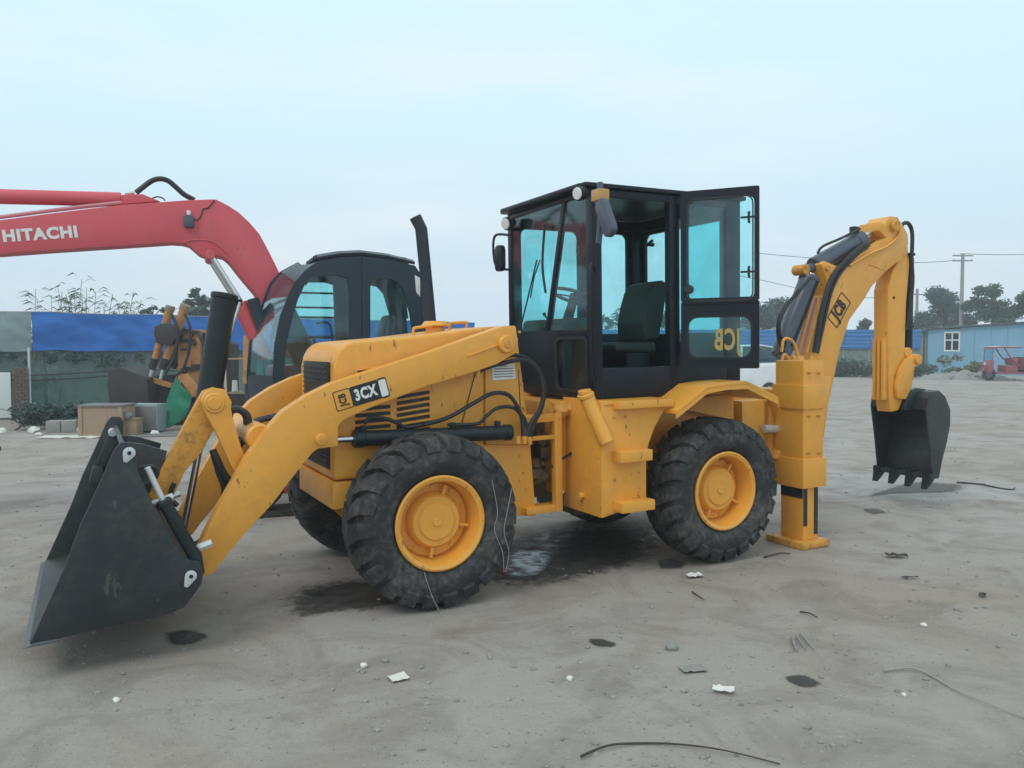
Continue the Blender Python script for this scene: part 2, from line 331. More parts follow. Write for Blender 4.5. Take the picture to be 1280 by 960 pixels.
    def lathe_y(self, prof, c, seg=48, closed=True):
        """revolve (y, r) profile about an axis parallel to y through c"""
        cx, cz = c
        rings = [[(cx + r * math.cos(2 * math.pi * k / seg), y, cz + r * math.sin(2 * math.pi * k / seg)) for y, r in prof] for k in range(seg)]
        bm = self.bm; vs = [[bm.verts.new(p) for p in q] for q in rings]; m = len(prof); fs = []
        for i in range(seg):
            for j in range(m if closed else m - 1):
                a, b = vs[i], vs[(i + 1) % seg]; fs.append(bm.faces.new((a[j], a[(j + 1) % m], b[(j + 1) % m], b[j])))
        bmesh.ops.recalc_face_normals(bm, faces=fs); return self
    def sheet(self, grid, th=0):
        """grid of 3-D points -> surface, optionally thickened along -normal"""
        bm = self.bm; vs = [[bm.verts.new(p) for p in row] for row in grid]; fs = []
        for i in range(len(vs) - 1):
            for j in range(len(vs[0]) - 1): fs.append(bm.faces.new((vs[i][j], vs[i][j + 1], vs[i + 1][j + 1], vs[i + 1][j])))
        bmesh.ops.recalc_face_normals(bm, faces=fs)
        if th: bmesh.ops.solidify(bm, geom=fs, thickness=th)
        return self
    _ico = {}
    def ico(self, sub):
        if sub not in MB._ico:
            t = bmesh.new(); bmesh.ops.create_icosphere(t, subdivisions=sub, radius=1)
            MB._ico[sub] = ([v.co.copy() for v in t.verts], [[v.index for v in f.verts] for f in t.faces]); t.free()
        co, fa = MB._ico[sub]; vs = [self.bm.verts.new(c) for c in co]
        for f in fa: self.bm.faces.new([vs[i] for i in f])
        return vs
    def rock(self, c, r, squash=.6, sub=1, rnd=random):
        ret = {'verts': self.ico(sub)}
        o = Vector((rnd.random() * 50, rnd.random() * 50, 3)); a = rnd.random() * 6.28
        for v in ret['verts']:
            k = 1 + .45 * noise.noise(v.co * 1.3 + o); x, y, z = v.co * k * r
            v.co = Vector((c[0] + x * math.cos(a) - y * .8 * math.sin(a), c[1] + x * math.sin(a) + y * .8 * math.cos(a), c[2] + z * squash))
        return self
    def mesh(self, name, mat, smooth=38):
        me = bpy.data.meshes.new(name); self.bm.to_mesh(me); self.bm.free()
        if smooth:
            me.polygons.foreach_set('use_smooth', [True] * len(me.polygons)); me.set_sharp_from_angle(angle=R(smooth))
        for k in (mat if isinstance(mat, list) else [mat]): me.materials.append(k)
        return me
    def build(self, name, mat, parent=None, smooth=38):
        o = bpy.data.objects.new(name, self.mesh(name, mat, smooth)); COL.objects.link(o)
        if parent: o.parent = parent
        return o
def empty(name, loc, rot=(0, 0, 0)):
    o = bpy.data.objects.new(name, None); COL.objects.link(o); o.location = loc; o.rotation_euler = rot; o.empty_display_size = .2; return o
def tag(o, label=None, cat=None, group=None, kind=None):
    for k, v in (('label', label), ('category', cat), ('group', group), ('kind', kind)):
        if v: o[k] = v
    return o
def link_mesh(name, me, parent, mtx=None):
    o = bpy.data.objects.new(name, me); COL.objects.link(o)
    if parent: o.parent = parent
    if mtx is not None: o.matrix_local = mtx
    return o
def copy_tree(o, parent=None, loc=None, rot=None):
    c = o.copy(); COL.objects.link(c)
    if parent: c.parent = parent; c.matrix_parent_inverse = o.matrix_parent_inverse
    if loc is not None: c.location = loc
    if rot is not None: c.rotation_euler = rot
    for ch in list(o.children): copy_tree(ch, c)
    return c
def lettering(body, size, mat, parent, mtx, bold=.02, depth=.001, squeeze=1.0, name='lettering'):
    """block letters as a thin solid, centred on mtx"""
    cu = bpy.data.curves.new('lettering', 'FONT'); cu.body = body; cu.size = size; cu.offset = bold * size; cu.extrude = depth
    cu.align_x = 'CENTER'; cu.align_y = 'CENTER'; cu.resolution_u = 3; cu.space_character = 1.12
    t = bpy.data.objects.new('lettering_source', cu); COL.objects.link(t)
    dg = bpy.context.evaluated_depsgraph_get(); me = bpy.data.meshes.new_from_object(t.evaluated_get(dg))
    bpy.data.objects.remove(t); bpy.data.curves.remove(cu)
    me.transform(Matrix.Diagonal((squeeze, 1, 1, 1))); me.materials.clear(); me.materials.append(mat); me.name = 'lettering'
    return link_mesh(name, me, parent, mtx)
def face_mtx(loc, ang=0, mirror=False):
    """text plane facing -y, turned by ang in the x-z plane"""
    m = Matrix.Translation(loc) @ Matrix.Rotation(-ang, 4, 'Y') @ Matrix.Rotation(R(90), 4, 'X')
    return m
def rrect(u0, u1, v0, v1, r, k=4):
    out = []
    for cx, cy, a0 in ((u1 - r, v1 - r, 0), (u0 + r, v1 - r, 90), (u0 + r, v0 + r, 180), (u1 - r, v0 + r, 270)):
        for i in range(k + 1):
            a = R(a0 + 90 * i / k); out.append((cx + r * math.cos(a), cy + r * math.sin(a)))
    return out

def hoop(mb, outer, inner, to3, d):
    """window frame: ring between two outlines with equal point counts, depth vector d"""
    d = Vector(d)
    rings = []
    for a, b in zip(outer, inner):
        A, B = Vector(to3(*a)), Vector(to3(*b)); rings.append([A, B, B + d, A + d])
    return mb.rings(rings, closed=True)

# ================================================================== the ground
g = MB(); g.sheet([[(x, y, 0) for x in (-700, 700)] for y in (-300, 1200)])
tag(g.build('ground', M['ground'], smooth=0), kind='structure')

# ================================================================== the backhoe loader
LDR = empty('backhoe_loader', (-0.4404, 4.9359, 0), (0, -R(1.0), R(28)))
tag(LDR, 'yellow backhoe loader with black cab, open door and black front bucket', 'backhoe loader')
YC = .96
def mir(y): return 2 * YC - y
def both(a, b): return ((a, b), (mir(b), mir(a)))

# ---- chassis and hood
fr = MB()
FP = [(-0.227, 0.791), (-0.222, 0.989), (0.298, 0.972), (0.955, 0.923), (0.994, 0.389), (0.793, 0.413), (0.288, 0.500)]
fr.py(FP, .54, .58, .006)
fr.py(FP, 1.34, 1.38, .006)
fr.box(-.25, .85, .58, 1.34, .50, .95, .01)
for (bx_, bz_) in [(0.867, 0.847), (0.898, 0.727), (0.917, 0.606), (0.935, 0.474), (0.794, 0.466), (0.864, 0.671)]: fr.cyl((bx_, .53, bz_), (bx_, .545, bz_), .014, None, 6)
front_frame = fr.build('front_frame', M['yellow'], LDR)
bp = [(-0.530, 0.789), (-0.535, 0.612), (-0.245, 0.628), (-0.240, 0.787)]
bx = bp[0][0]
b_ = MB(); b_.py(bp, .50, 1.42, .012); b_.build('bumper', M['yellow'], LDR)
hd = MB()
HP = [(-0.519, 0.800), (-0.478, 1.700), (0.071, 1.730), (0.589, 1.787), (0.569, 0.713), (-0.233, 0.800)]
zt = HP[1][1]
hoodprof = [(HP[0][0], HP[0][1]), (HP[1][0] - .02, HP[1][1] - .17)]
for k in range(5):
    a = R(90 - 90 * (4 - k) / 4)
    hoodprof.append((HP[1][0] - .02 + .14 * (1 - math.cos(R(90 * k / 4))), HP[1][1] - .17 + .17 * math.sin(R(90 * k / 4))))
hoodprof += [HP[2], HP[3], HP[4], HP[5]]
hd.py(hoodprof, .52, 1.40, .035, 3)
hood = hd.build('engine_hood', M['yellow'], LDR)
tw = MB(); TP = [(0.593, 1.789), (0.837, 1.797), (0.854, 1.664), (0.918, 1.139), (0.948, 0.926), (0.577, 0.954)]
tw.py(TP, .515, 1.405, .012); tower = tw.build('loader_tower', M['yellow'], LDR)
# grille on the hood front
gx = HP[0][0] - .012
gz = [p[1] for p in [(0.772, 1.568), (0.839, 0.962)]]
gr = MB(); gr.box(gx + .006, gx + .03, .60, 1.22, gz[1] - .10, gz[0], .004)
grille = gr.build('grille', M['grille'], hood)
zz = gz[1] - .08
while zz < gz[0] - .02:
    s = MB(); s.bar((gx + .004, .61, zz), (gx + .004, 1.21, zz), .016, .010); s.build('grille_slat', M['grille'], hood); zz += .036
# vent slots: each a raised louvre lip over a dark strip of painted shade
def slot(u0, v0, u1, v1):
    s = MB(); dx, dz = u1 - u0, v1 - v0
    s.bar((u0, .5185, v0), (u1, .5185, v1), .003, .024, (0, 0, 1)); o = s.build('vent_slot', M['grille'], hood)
    l = MB(); l.bar((u0 - .005, .516, v0 + .018), (u1 + .005, .516, v1 + .018), .016, .010, (0, 0, 1), .003); l.build('louvre_lip', M['yellow'], hood)
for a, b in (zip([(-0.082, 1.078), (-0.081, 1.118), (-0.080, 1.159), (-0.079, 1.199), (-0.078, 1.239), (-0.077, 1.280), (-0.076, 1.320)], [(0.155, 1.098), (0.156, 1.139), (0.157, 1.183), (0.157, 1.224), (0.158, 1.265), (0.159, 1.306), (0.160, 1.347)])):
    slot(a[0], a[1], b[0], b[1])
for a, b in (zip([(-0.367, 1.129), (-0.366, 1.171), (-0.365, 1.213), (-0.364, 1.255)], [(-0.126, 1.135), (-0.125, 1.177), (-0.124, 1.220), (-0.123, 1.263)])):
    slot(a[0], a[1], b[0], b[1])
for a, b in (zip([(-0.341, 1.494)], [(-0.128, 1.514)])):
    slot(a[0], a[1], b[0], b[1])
sm = MB(); q = [(0.512, 1.484), (0.393, 1.108)]; sm.bar((q[0][0], .514, q[0][1]), (q[1][0], .514, q[1][1]), .004, .006, (0, 1, 0)); sm.build('panel_seam', M['decal_black'], tower)
sm = MB(); q = [(0.850, 1.480), (0.869, 0.990)]; sm.bar((q[0][0], .513, q[0][1]), (q[1][0], .513, q[1][1]), .004, .006, (0, 1, 0)); sm.build('panel_seam', M['decal_black'], tower)
pl = [(0.636, 1.529), (0.816, 1.527), (0.821, 1.414), (0.637, 1.409)]
s = MB(); s.py(pl, .507, .514); plate = s.build('data_plate', M['white'], tower)
for k in range(5):
    s = MB(); t = .16 + k * .16; z = pl[0][1] + (pl[3][1] - pl[0][1]) * t
    s.bar((pl[0][0] + .012, .506, z), (pl[1][0] - (.012 if k else .06), .506, z), .0015, .006, (0, 0, 1)); s.build('plate_line', M['greyboard'], tower)
# fuel cap, rails, exhaust on the hood
c = [(0.390, 1.792), (0.391, 1.827)]
s = MB(); s.cyl((c[0][0], .95, c[0][1] - .05), (c[0][0], .95, c[0][1] + .01), .07).cyl((c[0][0], .95, c[0][1] + .01), (c[0][0], .95, c[0][1] + .05), .105, .085, 24); s.build('fuel_cap', M['yellow'], hood)
q = [(0.161, 1.733), (0.162, 1.781), (0.187, 1.792), (0.304, 1.806)]
s = MB(); s.tube([(x, .8, z) for x, z in q], .011, 8, 3); s.build('grab_rail', M['yellow'], hood)
q = [(0.528, 1.762), (0.529, 1.819), (0.542, 1.828), (0.655, 1.834), (0.668, 1.825), (0.667, 1.761)]
s = MB(); s.tube([(x, 1.0, z) for x, z in q], .012, 8, 2); s.build('grab_rail', M['yellow'], hood)
q = [(0.464, 1.722), (0.388, 2.550), (0.341, 2.638)]
s = MB(); s.tube([(q[0][0], 1.18, q[0][1] - .1), (q[1][0], 1.18, q[1][1]), (q[2][0], 1.18, q[2][1])], .047, 18, 0)
s.build('exhaust_stack', M['ex_cab'], hood)
s = MB(); dq = (Vector((q[2][0], 1.18, q[2][1])) - Vector((q[1][0], 1.18, q[1][1]))).normalized()
s.cyl(Vector((q[2][0], 1.18, q[2][1])) - dq * .02, Vector((q[2][0], 1.18, q[2][1])) + dq * .003, .040); s.build('pipe_mouth', M['dark_void'], hood)

# ---- loader arms
AP = [(0.747, 1.782), (0.771, 1.693), (0.756, 1.604), (0.604, 1.529), (0.463, 1.489), (0.230, 1.432), (0.074, 1.396), (-0.122, 1.331), (-0.312, 1.273), (-0.485, 1.206), (-0.522, 1.173), (-0.526, 1.042), (-0.652, 1.037), (-0.687, 1.015), (-0.794, 0.895), (-0.943, 0.718), (-1.116, 0.550), (-1.210, 0.447), (-1.285, 0.352), (-1.348, 0.333), (-1.394, 0.374), (-1.401, 0.436), (-1.330, 0.587), (-1.255, 0.729), (-1.179, 0.854), (-1.083, 1.017), (-0.972, 1.163), (-0.859, 1.282), (-0.711, 1.373), (-0.555, 1.441), (-0.236, 1.531), (0.079, 1.617), (0.413, 1.719), (0.646, 1.788)]
def arm(y0, y1):
    m = MB(); m.py(AP, y0, y1, .010, 2); a = m.build('lift_arm', M['yellow'], LDR)
    f = y0 if y0 < YC else y1; sg = -1 if y0 < YC else 1
    for (px_, r, t) in (([(0.669, 1.666)][0], .062, .035), ([(-0.635, 1.096)][0], .035, .03)):
        s = MB(); s.cyl((px_[0], f - .01 * sg, px_[1]), (px_[0], f + sg * t, px_[1]), r, None, 28); s.build('pin_head', M['yellow'], a)
        s = MB(); s.cyl((px_[0], f + sg * t, px_[1]), (px_[0], f + sg * (t + .012), px_[1]), r * .45, None, 16); s.build('pin_cap', M['yellow_worn'], a)
    q = [(0.375, 1.590), (0.632, 1.667)]
    s = MB(); s.bar((q[0][0], f + sg * .004, q[0][1]), (q[1][0], f + sg * .004, q[1][1]), .012, .014, (0, 0, 1), .003); s.build('weld_rib', M['yellow'], a)
    return a
arm1 = arm(.36, .47); arm2 = arm(mir(.47), mir(.36))
# decal on the near arm
TL, TR, BR, BL = [(-0.560, 1.381), (-0.212, 1.466), (-0.177, 1.346), (-0.533, 1.257)]
cx, cz = (TL[0] + BR[0]) / 2, (TL[1] + BR[1]) / 2
ang = math.atan2(TR[1] - TL[1], TR[0] - TL[0])
W_ = math.hypot(TR[0] - TL[0], TR[1] - TL[1]); H_ = math.hypot(TL[0] - BL[0], TL[1] - BL[1])
def on_arm(u, v, y=.358):
    return (cx + u * math.cos(ang) - v * math.sin(ang), y, cz + u * math.sin(ang) + v * math.cos(ang))
def decal(u0, u1, mat, y, name='decal', r=.012):
    m = MB(); m.extr([on_arm(u, v, y) for u, v in rrect(u0, u1, -H_ / 2, H_ / 2, r, 3)], (0, .0015, 0)); m.build(name, mat, arm1)
m = MB(); hoop(m, rrect(-W_ / 2, -W_ * .18, -H_ / 2, H_ / 2, .012, 3), rrect(-W_ / 2 + .005, -W_ * .18 - .005, -H_ / 2 + .005, H_ / 2 - .005, .010, 3), lambda u, v: on_arm(u, v, .3575), (0, .002, 0)); m.build('decal_border', M['decal_black'], arm1)
decal(-W_ * .185, W_ * .36, M['decal_black'], .3580)
decal(W_ * .345, W_ * .5, M['white'], .3575)
m = MB(); hoop(m, rrect(W_ * .345, W_ * .503, -H_ / 2 - .003, H_ / 2 + .003, .012, 3), rrect(W_ * .35, W_ * .488, -H_ / 2 + .008, H_ / 2 - .008, .008, 3), lambda u, v: on_arm(u, v, .3565), (0, .002, 0)); m.build('decal_border', M['decal_black'], arm1)
lettering('3CX', H_ * .76, M['white'], arm1, face_mtx(on_arm(W_ * .075, 0, .356), ang), .045, .0012, .74)
lettering('JCB', H_ * .50, M['decal_black'], arm1, face_mtx(on_arm(-W_ * .345, 0, .356), ang + R(90)), .03, .0012, .74)
# cross tube between the arms
c = [(-0.975, 1.116)][0]
s = MB(); s.cyl((c[0], .465, c[1]), (c[0], mir(.465), c[1]), .085, None, 28); s.build('cross_tube', M['yellow'], LDR)

# ---- linkage: lever and link each side, with the long tilt cylinder
apx = [(-1.235, 1.342)][0]
L2 = [(-1.134, 1.346), (-1.140, 1.303), (-1.124, 1.210), (-1.087, 1.061), (-1.017, 0.907), (-1.077, 0.804), (-1.147, 0.943), (-1.223, 1.144), (-1.290, 1.292), (-1.306, 1.355), (-1.282, 1.411), (-1.232, 1.433), (-1.173, 1.421)]
L1 = [(-1.220, 1.433), (-1.165, 1.406), (-1.135, 1.331), (-1.228, 1.179), (-1.306, 1.038), (-1.405, 0.930), (-1.467, 0.801), (-1.541, 0.703), (-1.616, 0.797), (-1.560, 0.906), (-1.438, 1.135), (-1.323, 1.345), (-1.284, 1.412)]
RB = [(-1.120, 2.005), (-1.231, 1.388), (-1.416, 0.523)]
def linkage(side):
    y = (lambda v: v) if side == 0 else mir
    m = MB(); m.py(L2, y(.49), y(.565), .010); lev = m.build('bell_crank', M['yellow'], LDR)
    m = MB(); m.py(L1, y(.58), y(.66), .010); lk = m.build('bucket_link', M['yellow_worn'], LDR)
    m = MB(); m.cyl((apx[0], y(.478), apx[1]), (apx[0], y(.70), apx[1]), .062, None, 28); m.build('link_pin', M['yellow'], lev)
    m = MB(); m.cyl((apx[0], y(.470), apx[1]), (apx[0], y(.49), apx[1]), .04, None, 20); m.build('pin_cap', M['yellow'], lev)
    if side: return lev
    top, mid, bot = [Vector((p[0], y(.72), p[1])) for p in RB]; d = (top - mid).normalized()
    m = MB(); m.cyl(mid - d * .10, top, .076, None, 28); m.cyl(top - d * .03, top + d * .006, .083, None, 28).cyl(mid - d * .14, mid - d * .09, .07, .078, 24)
    cy = m.build('tilt_cylinder', M['slate'], LDR)
    m = MB(); m.cyl(mid - d * .1, bot, .021, None, 16); m.build('cylinder_rod', M['chrome'], cy)
    m = MB(); m.tube([top + Vector((.085, -.02 if side == 0 else .02, -.05)), mid + Vector((.10, -.02, .25)), mid + Vector((.09, -.02, -.05))], .012, 8, 6); m.build('oil_pipe', M['chrome'] if side == 0 else M['hose'], cy)
    m = MB(); m.box(top.x + .05, top.x + .10, y(.72) - .02, y(.72) + .02, top.z - .07, top.z - .03, .006); m.build('port_block', M['slate'], cy)
    return lev
linkage(0)

# ---- four-in-one front bucket
YB0, YB1 = -.05, 1.70
PL = [(-2.200, 0.236), (-2.035, 0.601), (-1.957, 0.805), (-1.864, 1.005), (-1.793, 1.166), (-1.762, 1.201), (-1.707, 1.197), (-1.686, 1.158), (-1.693, 1.064), (-1.629, 0.878), (-1.515, 0.619), (-1.462, 0.551), (-1.414, 0.540), (-1.388, 0.484), (-1.403, 0.413), (-1.453, 0.347), (-1.494, 0.298), (-1.593, 0.272), (-1.764, 0.265), (-1.910, 0.258), (-2.077, 0.241)]
def bucket_plate(y0, y1):
    m = MB(); m.py(PL, y0, y1, .006); return m
bk = bucket_plate(YB0, YB0 + .03); bk.py(PL, YB1 - .03, YB1, .006)
# shell: floor and back as one bent plate between the side plates
SH = [(-2.200, 0.236), (-2.077, 0.241), (-1.910, 0.258), (-1.764, 0.265), (-1.593, 0.272), (-1.510, 0.300), (-1.452, 0.360), (-1.422, 0.424), (-1.424, 0.494), (-1.462, 0.547), (-1.515, 0.610), (-1.629, 0.870), (-1.690, 1.051), (-1.731, 1.145)]
inner = []
for i, (x, z) in enumerate(SH):
    a = SH[max(0, i - 1)]; b = SH[min(len(SH) - 1, i + 1)]; dx, dz = b[0] - a[0], b[1] - a[1]; L = math.hypot(dx, dz)
    t = .012 if i in (0,) else .025
    inner.append((x - dz / L * t, z + dx / L * t))
bm_poly = SH + inner[::-1]
bk.py(bm_poly, YB0 + .03, YB1 - .03, .0)
bucket = bk.build('front_bucket', M['steel_black'], LDR, 30)
ce = MB(); ce.py([(SH[0][0] - .03, SH[0][1] - .012), (SH[1][0], SH[1][1] - .014), (SH[1][0], SH[1][1] + .003), (SH[0][0] + .02, SH[0][1] + .006)], YB0 - .01, YB1 + .01, .002); ce.build('cutting_edge', M['worn_steel'], bucket)
lip = [(-1.918, 0.780), (-1.890, 0.884), (-1.831, 0.873), (-1.820, 0.771)]
s = MB(); s.py([(p[0], p[1]) for p in lip], 1.45, 1.665, .006); s.build('spill_guard', M['steel_black'], bucket)
# lug on the far side that shows above the opening, and stiffener plates on the back
lg = [(-1.914, 0.766), (-1.798, 1.065), (-1.761, 1.125), (-1.716, 1.116), (-1.697, 1.059), (-1.718, 0.918), (-1.775, 0.752)]
for y0 in (1.705, 1.59):
    s = MB(); s.py(lg, y0, y0 + .04, .006); s.build('pin_lug', M['steel_black'], bucket)
c = [(-1.760, 1.097)][0]
s = MB(); s.cyl((c[0], 1.575, c[1]), (c[0], 1.77, c[1]), .028, None, 16); s.build('pin', M['silver'], bucket)
ST = [(-1.747, 1.116), (-1.704, 1.127), (-1.628, 1.111), (-1.494, 1.058), (-1.515, 0.983), (-1.559, 0.842), (-1.547, 0.696), (-1.490, 0.553), (-1.550, 0.600), (-1.670, 0.901)]
for y0 in (.62, 1.05):
    s = MB(); s.py(ST, y0, y0 + .04, .005); s.build('back_rib', M['steel_black'], bucket)
hinge = [(-1.470, 0.469), (-1.408, 0.535), (-1.358, 0.500), (-1.344, 0.381), (-1.391, 0.295), (-1.460, 0.283)]
for y0 in (.30, .50, 1.38, 1.58):
    s = MB(); s.py(hinge, y0, y0 + .035, .005); s.build('hinge_lug', M['steel_black'], bucket)
def teardrop(cx, cz, r, ax, az, y):
    L = math.hypot(ax, az); t = math.atan2(az, ax); pts = []
    for k in range(13):
        a = t + R(75) + R(210) * k / 12; pts.append((cx + r * math.cos(a), cz + r * math.sin(a)))
    pts += [(cx + ax + r * .4 * math.cos(t - .9), cz + az + r * .4 * math.sin(t - .9)), (cx + ax + r * .4 * math.cos(t + .9), cz + az + r * .4 * math.sin(t + .9))]
    m = MB(); m.py(pts, y - .012, y, .003); return m
for (c, t) in ([(-1.726, 1.145), (-1.744, 1.106)], [(-1.455, 0.465), (-1.479, 0.417)]):
    o = teardrop(c[0], c[1], .030, t[0] - c[0], t[1] - c[1], YB0).build('pin_keeper', M['silver'], bucket)
    s = MB(); s.cyl((c[0], YB0 - .02, c[1]), (c[0], YB0 - .005, c[1]), .010, None, 12); s.build('keeper_bolt', M['slate'], bucket)
for y, k in ((-.01, 0), (1.66, 1)):
    q = [(-1.688, 1.045), (-1.619, 0.866), (-1.466, 0.529)]
    a, b, c = [Vector((p[0], y, p[1])) for p in q]; dd = Vector((.045, 0, .012))
    s = MB(); s.cyl(a + dd, b + dd, .016, None, 14); o = s.build('clam_rod', M['silver'], bucket)
    s = MB(); s.cyl(b + dd, c + dd, .034, None, 20).cyl(b + dd, b + dd + (c - b).normalized() * .03, .040, None, 20); s.build('clam_cylinder', M['slate'], bucket)
    for px_ in [(-1.587, 0.861), (-1.401, 0.586)]:
        s = MB(); s.cyl((px_[0] - .045, y + .06, px_[1] - .012), (px_[0] + .045, y + .06, px_[1] + .014), .016, None, 10).cyl((px_[0], y + .06, px_[1]), (px_[0] + .07, y + .06, px_[1] + .02), .022, None, 6); s.build('hose_fitting', M['silver'], bucket)

# ---- lift cylinders
LC = [(-0.496, 1.074), (-0.391, 1.072), (0.715, 1.039)]
for y in (.445, mir(.445)):
    a, b, c = [Vector((p[0], y, p[1])) for p in LC]; d = (c - b).normalized()
    s = MB(); s.cyl(b, c, .052, None, 28).cyl(b - d * .012, b + d * .055, .060, None, 28).cyl(c - d * .03, c + d * .03, .058, None, 28)
    cyl_ = s.build('lift_cylinder', M['slate'], LDR)
    s = MB(); s.cyl(a - d * .06, b, .022, None, 16); s.build('cylinder_rod', M['chrome'], cyl_)
    for t in (.05, .62, .93):
        p = b + (c - b) * t; s = MB(); s.box(p.x - .016, p.x + .016, y - .02, y + .02, p.z + .045, p.z + .085, .005); s.build('port_block', M['slate'], cyl_)

# ---- hoses
def hose(pts, r, name='hose', mat='hose', parent=LDR): s = MB(); s.tube(pts, r, 8, 6); return s.build(name, M[mat], parent)
hose([(0.473, 0.420, 1.471), (0.560, 0.420, 1.507), (0.704, 0.420, 1.537), (0.846, 0.420, 1.550), (0.956, 0.420, 1.479), (1.001, 0.420, 1.350), (0.979, 0.420, 1.212), (0.897, 0.420, 1.101), (0.863, 0.420, 1.000)], .015)
hose([(0.656, 0.460, 1.543), (0.771, 0.460, 1.586), (0.901, 0.460, 1.554), (0.992, 0.460, 1.471), (1.037, 0.460, 1.341), (1.008, 0.460, 1.197), (0.940, 0.460, 1.084), (0.911, 0.460, 0.981)], .015)
hose([(0.079, 0.430, 1.135), (0.255, 0.430, 1.173), (0.437, 0.430, 1.256), (0.592, 0.430, 1.321), (0.712, 0.430, 1.311), (0.781, 0.430, 1.239), (0.825, 0.430, 1.140), (0.836, 0.430, 1.007)], .015)
hose([(0.258, 0.440, 1.123), (0.475, 0.440, 1.115), (0.551, 0.440, 1.166), (0.639, 0.440, 1.217), (0.754, 0.440, 1.217), (0.818, 0.440, 1.168), (0.856, 0.440, 1.125), (0.881, 0.440, 1.032)], .013)
hose([(-0.331, 0.440, 1.165), (-0.293, 0.440, 1.199), (-0.196, 0.440, 1.193), (-0.114, 0.440, 1.162), (-0.042, 0.440, 1.125), (0.083, 0.440, 1.134)], .013)
for p in [(0.470, 0.400, 1.477), (0.780, 0.400, 0.991), (0.832, 0.400, 0.987), (0.871, 0.400, 0.979)]:
    s = MB(); s.cyl((p[0], p[1] - .0, p[2] - .035), (p[0], p[1], p[2] + .02), .019, None, 8); s.build('hose_fitting', M['yellow_worn'], LDR)
for a in (0, .07):
    hose([(p[0], p[1] + a, p[2]) for p in [(-1.126, 0.660, 1.241), (-1.115, 0.660, 1.275), (-1.071, 0.660, 1.283), (-1.024, 0.660, 1.250), (-1.012, 0.660, 1.189), (-1.033, 0.660, 1.114), (-1.084, 0.660, 1.042)]], .022)
    hose([(p[0], p[1] + a, p[2]) for p in [(-1.029, 0.740, 1.142), (-0.943, 0.740, 1.193), (-0.826, 0.740, 1.217), (-0.686, 0.740, 1.236)]], .016)
hose([(-1.239, 0.600, 1.050), (-1.206, 0.600, 0.909), (-1.177, 0.600, 0.797), (-1.205, 0.600, 0.660), (-1.255, 0.600, 0.567), (-1.341, 0.600, 0.479), (-1.387, 0.600, 0.465)], .022)
hose([(-1.237, 0.550, 1.036), (-1.190, 0.550, 0.915), (-1.146, 0.550, 0.822), (-1.174, 0.550, 0.706), (-1.242, 0.550, 0.600), (-1.328, 0.550, 0.508), (-1.383, 0.550, 0.486)], .020)
hose([(-1.670, 0.400, 0.979), (-1.644, 0.400, 1.004), (-1.582, 0.400, 0.998), (-1.567, 0.400, 0.960), (-1.597, 0.400, 0.917), (-1.648, 0.400, 0.904)], .012, parent=LDR)
hose([(-1.476, 0.450, 0.888), (-1.495, 0.450, 0.843), (-1.496, 0.450, 0.797), (-1.463, 0.450, 0.755)], .014, parent=LDR)

# ---- wheels
def tyre_mesh():
    R0 = .525; m = MB()
    prof = [(.045, .305), (.012, .345), (.0, .40), (.008, .455), (.035, .505), (.08, .522), (.19, R0), (.30, .522), (.345, .505), (.372, .455), (.38, .40), (.368, .345), (.335, .305), (.30, .29), (.08, .29)]
    m.lathe_y(prof, (0, 0), 72)
    n = 22
    for side in (0, 1):
        for k in range(n):
            a0 = 2 * math.pi * (k + .5 * side) / n
            st = [(-.003, .462, .36, .0), (.003, .500, .37, .0), (.030, .540, .39, .01), (.085, .556, .39, .05), (.20, .558, .30, .17)]
            rings = []
            for (y, r, w, sh) in st:
                hw = w * math.pi / n * 1.75; a = a0 + sh
                yy = y if side == 0 else .38 - y
                ri = r - .05
                yi = (y + .03 if y < .03 else y); yi = yi if side == 0 else .38 - yi
                P = lambda ang, rr, q: (rr * math.cos(ang), q, rr * math.sin(ang))
                rings.append([P(a - hw, r, yy), P(a + hw, r, yy), P(a + hw * 1.15, ri, yi), P(a - hw * 1.15, ri, yi)])
            m.rings(rings)
    # moulded ring on the sidewall
    return m.mesh('tyre', M['tyre'], 30)
def rim_mesh():
    m = MB()
    prof = [(.05, .262), (.028, .268), (.018, .292), (.026, .304), (.045, .300), (.05, .292), (.07, .29), (.30, .29), (.34, .304), (.35, .29), (.33, .25), (.20, .245), (.10, .25)]
    m.lathe_y(prof, (0, 0), 56)
    return m.mesh('wheel', M['yellow'], 30)
def hub_mesh():
    m = MB(); m.cyl((0, .17, 0), (0, .25, 0), .249, None, 48); m.cyl((0, .10, 0), (0, .18, 0), .172, .185, 44); m.cyl((0, .088, 0), (0, .11, 0), .120, .128, 36); m.cyl((0, .078, 0), (0, .09, 0), .03, None, 16)
    for k in range(10):
        a = 2 * math.pi * k / 10; m.cyl((.215 * math.cos(a), .158, .215 * math.sin(a)), (.215 * math.cos(a), .175, .215 * math.sin(a)), .014, None, 6)
    for k in range(3):
        a = R(-80 + 85 * k); p = Vector((math.cos(a), 0, math.sin(a))); m.bar(p * .16 + Vector((0, .13, 0)), p * .235 + Vector((0, .13, 0)), .018, .03, (0, 1, 0))
    return m.mesh('hub', M['yellow'], 30)
tyre_me, rim_me, hub_me = tyre_mesh(), rim_mesh(), hub_mesh()
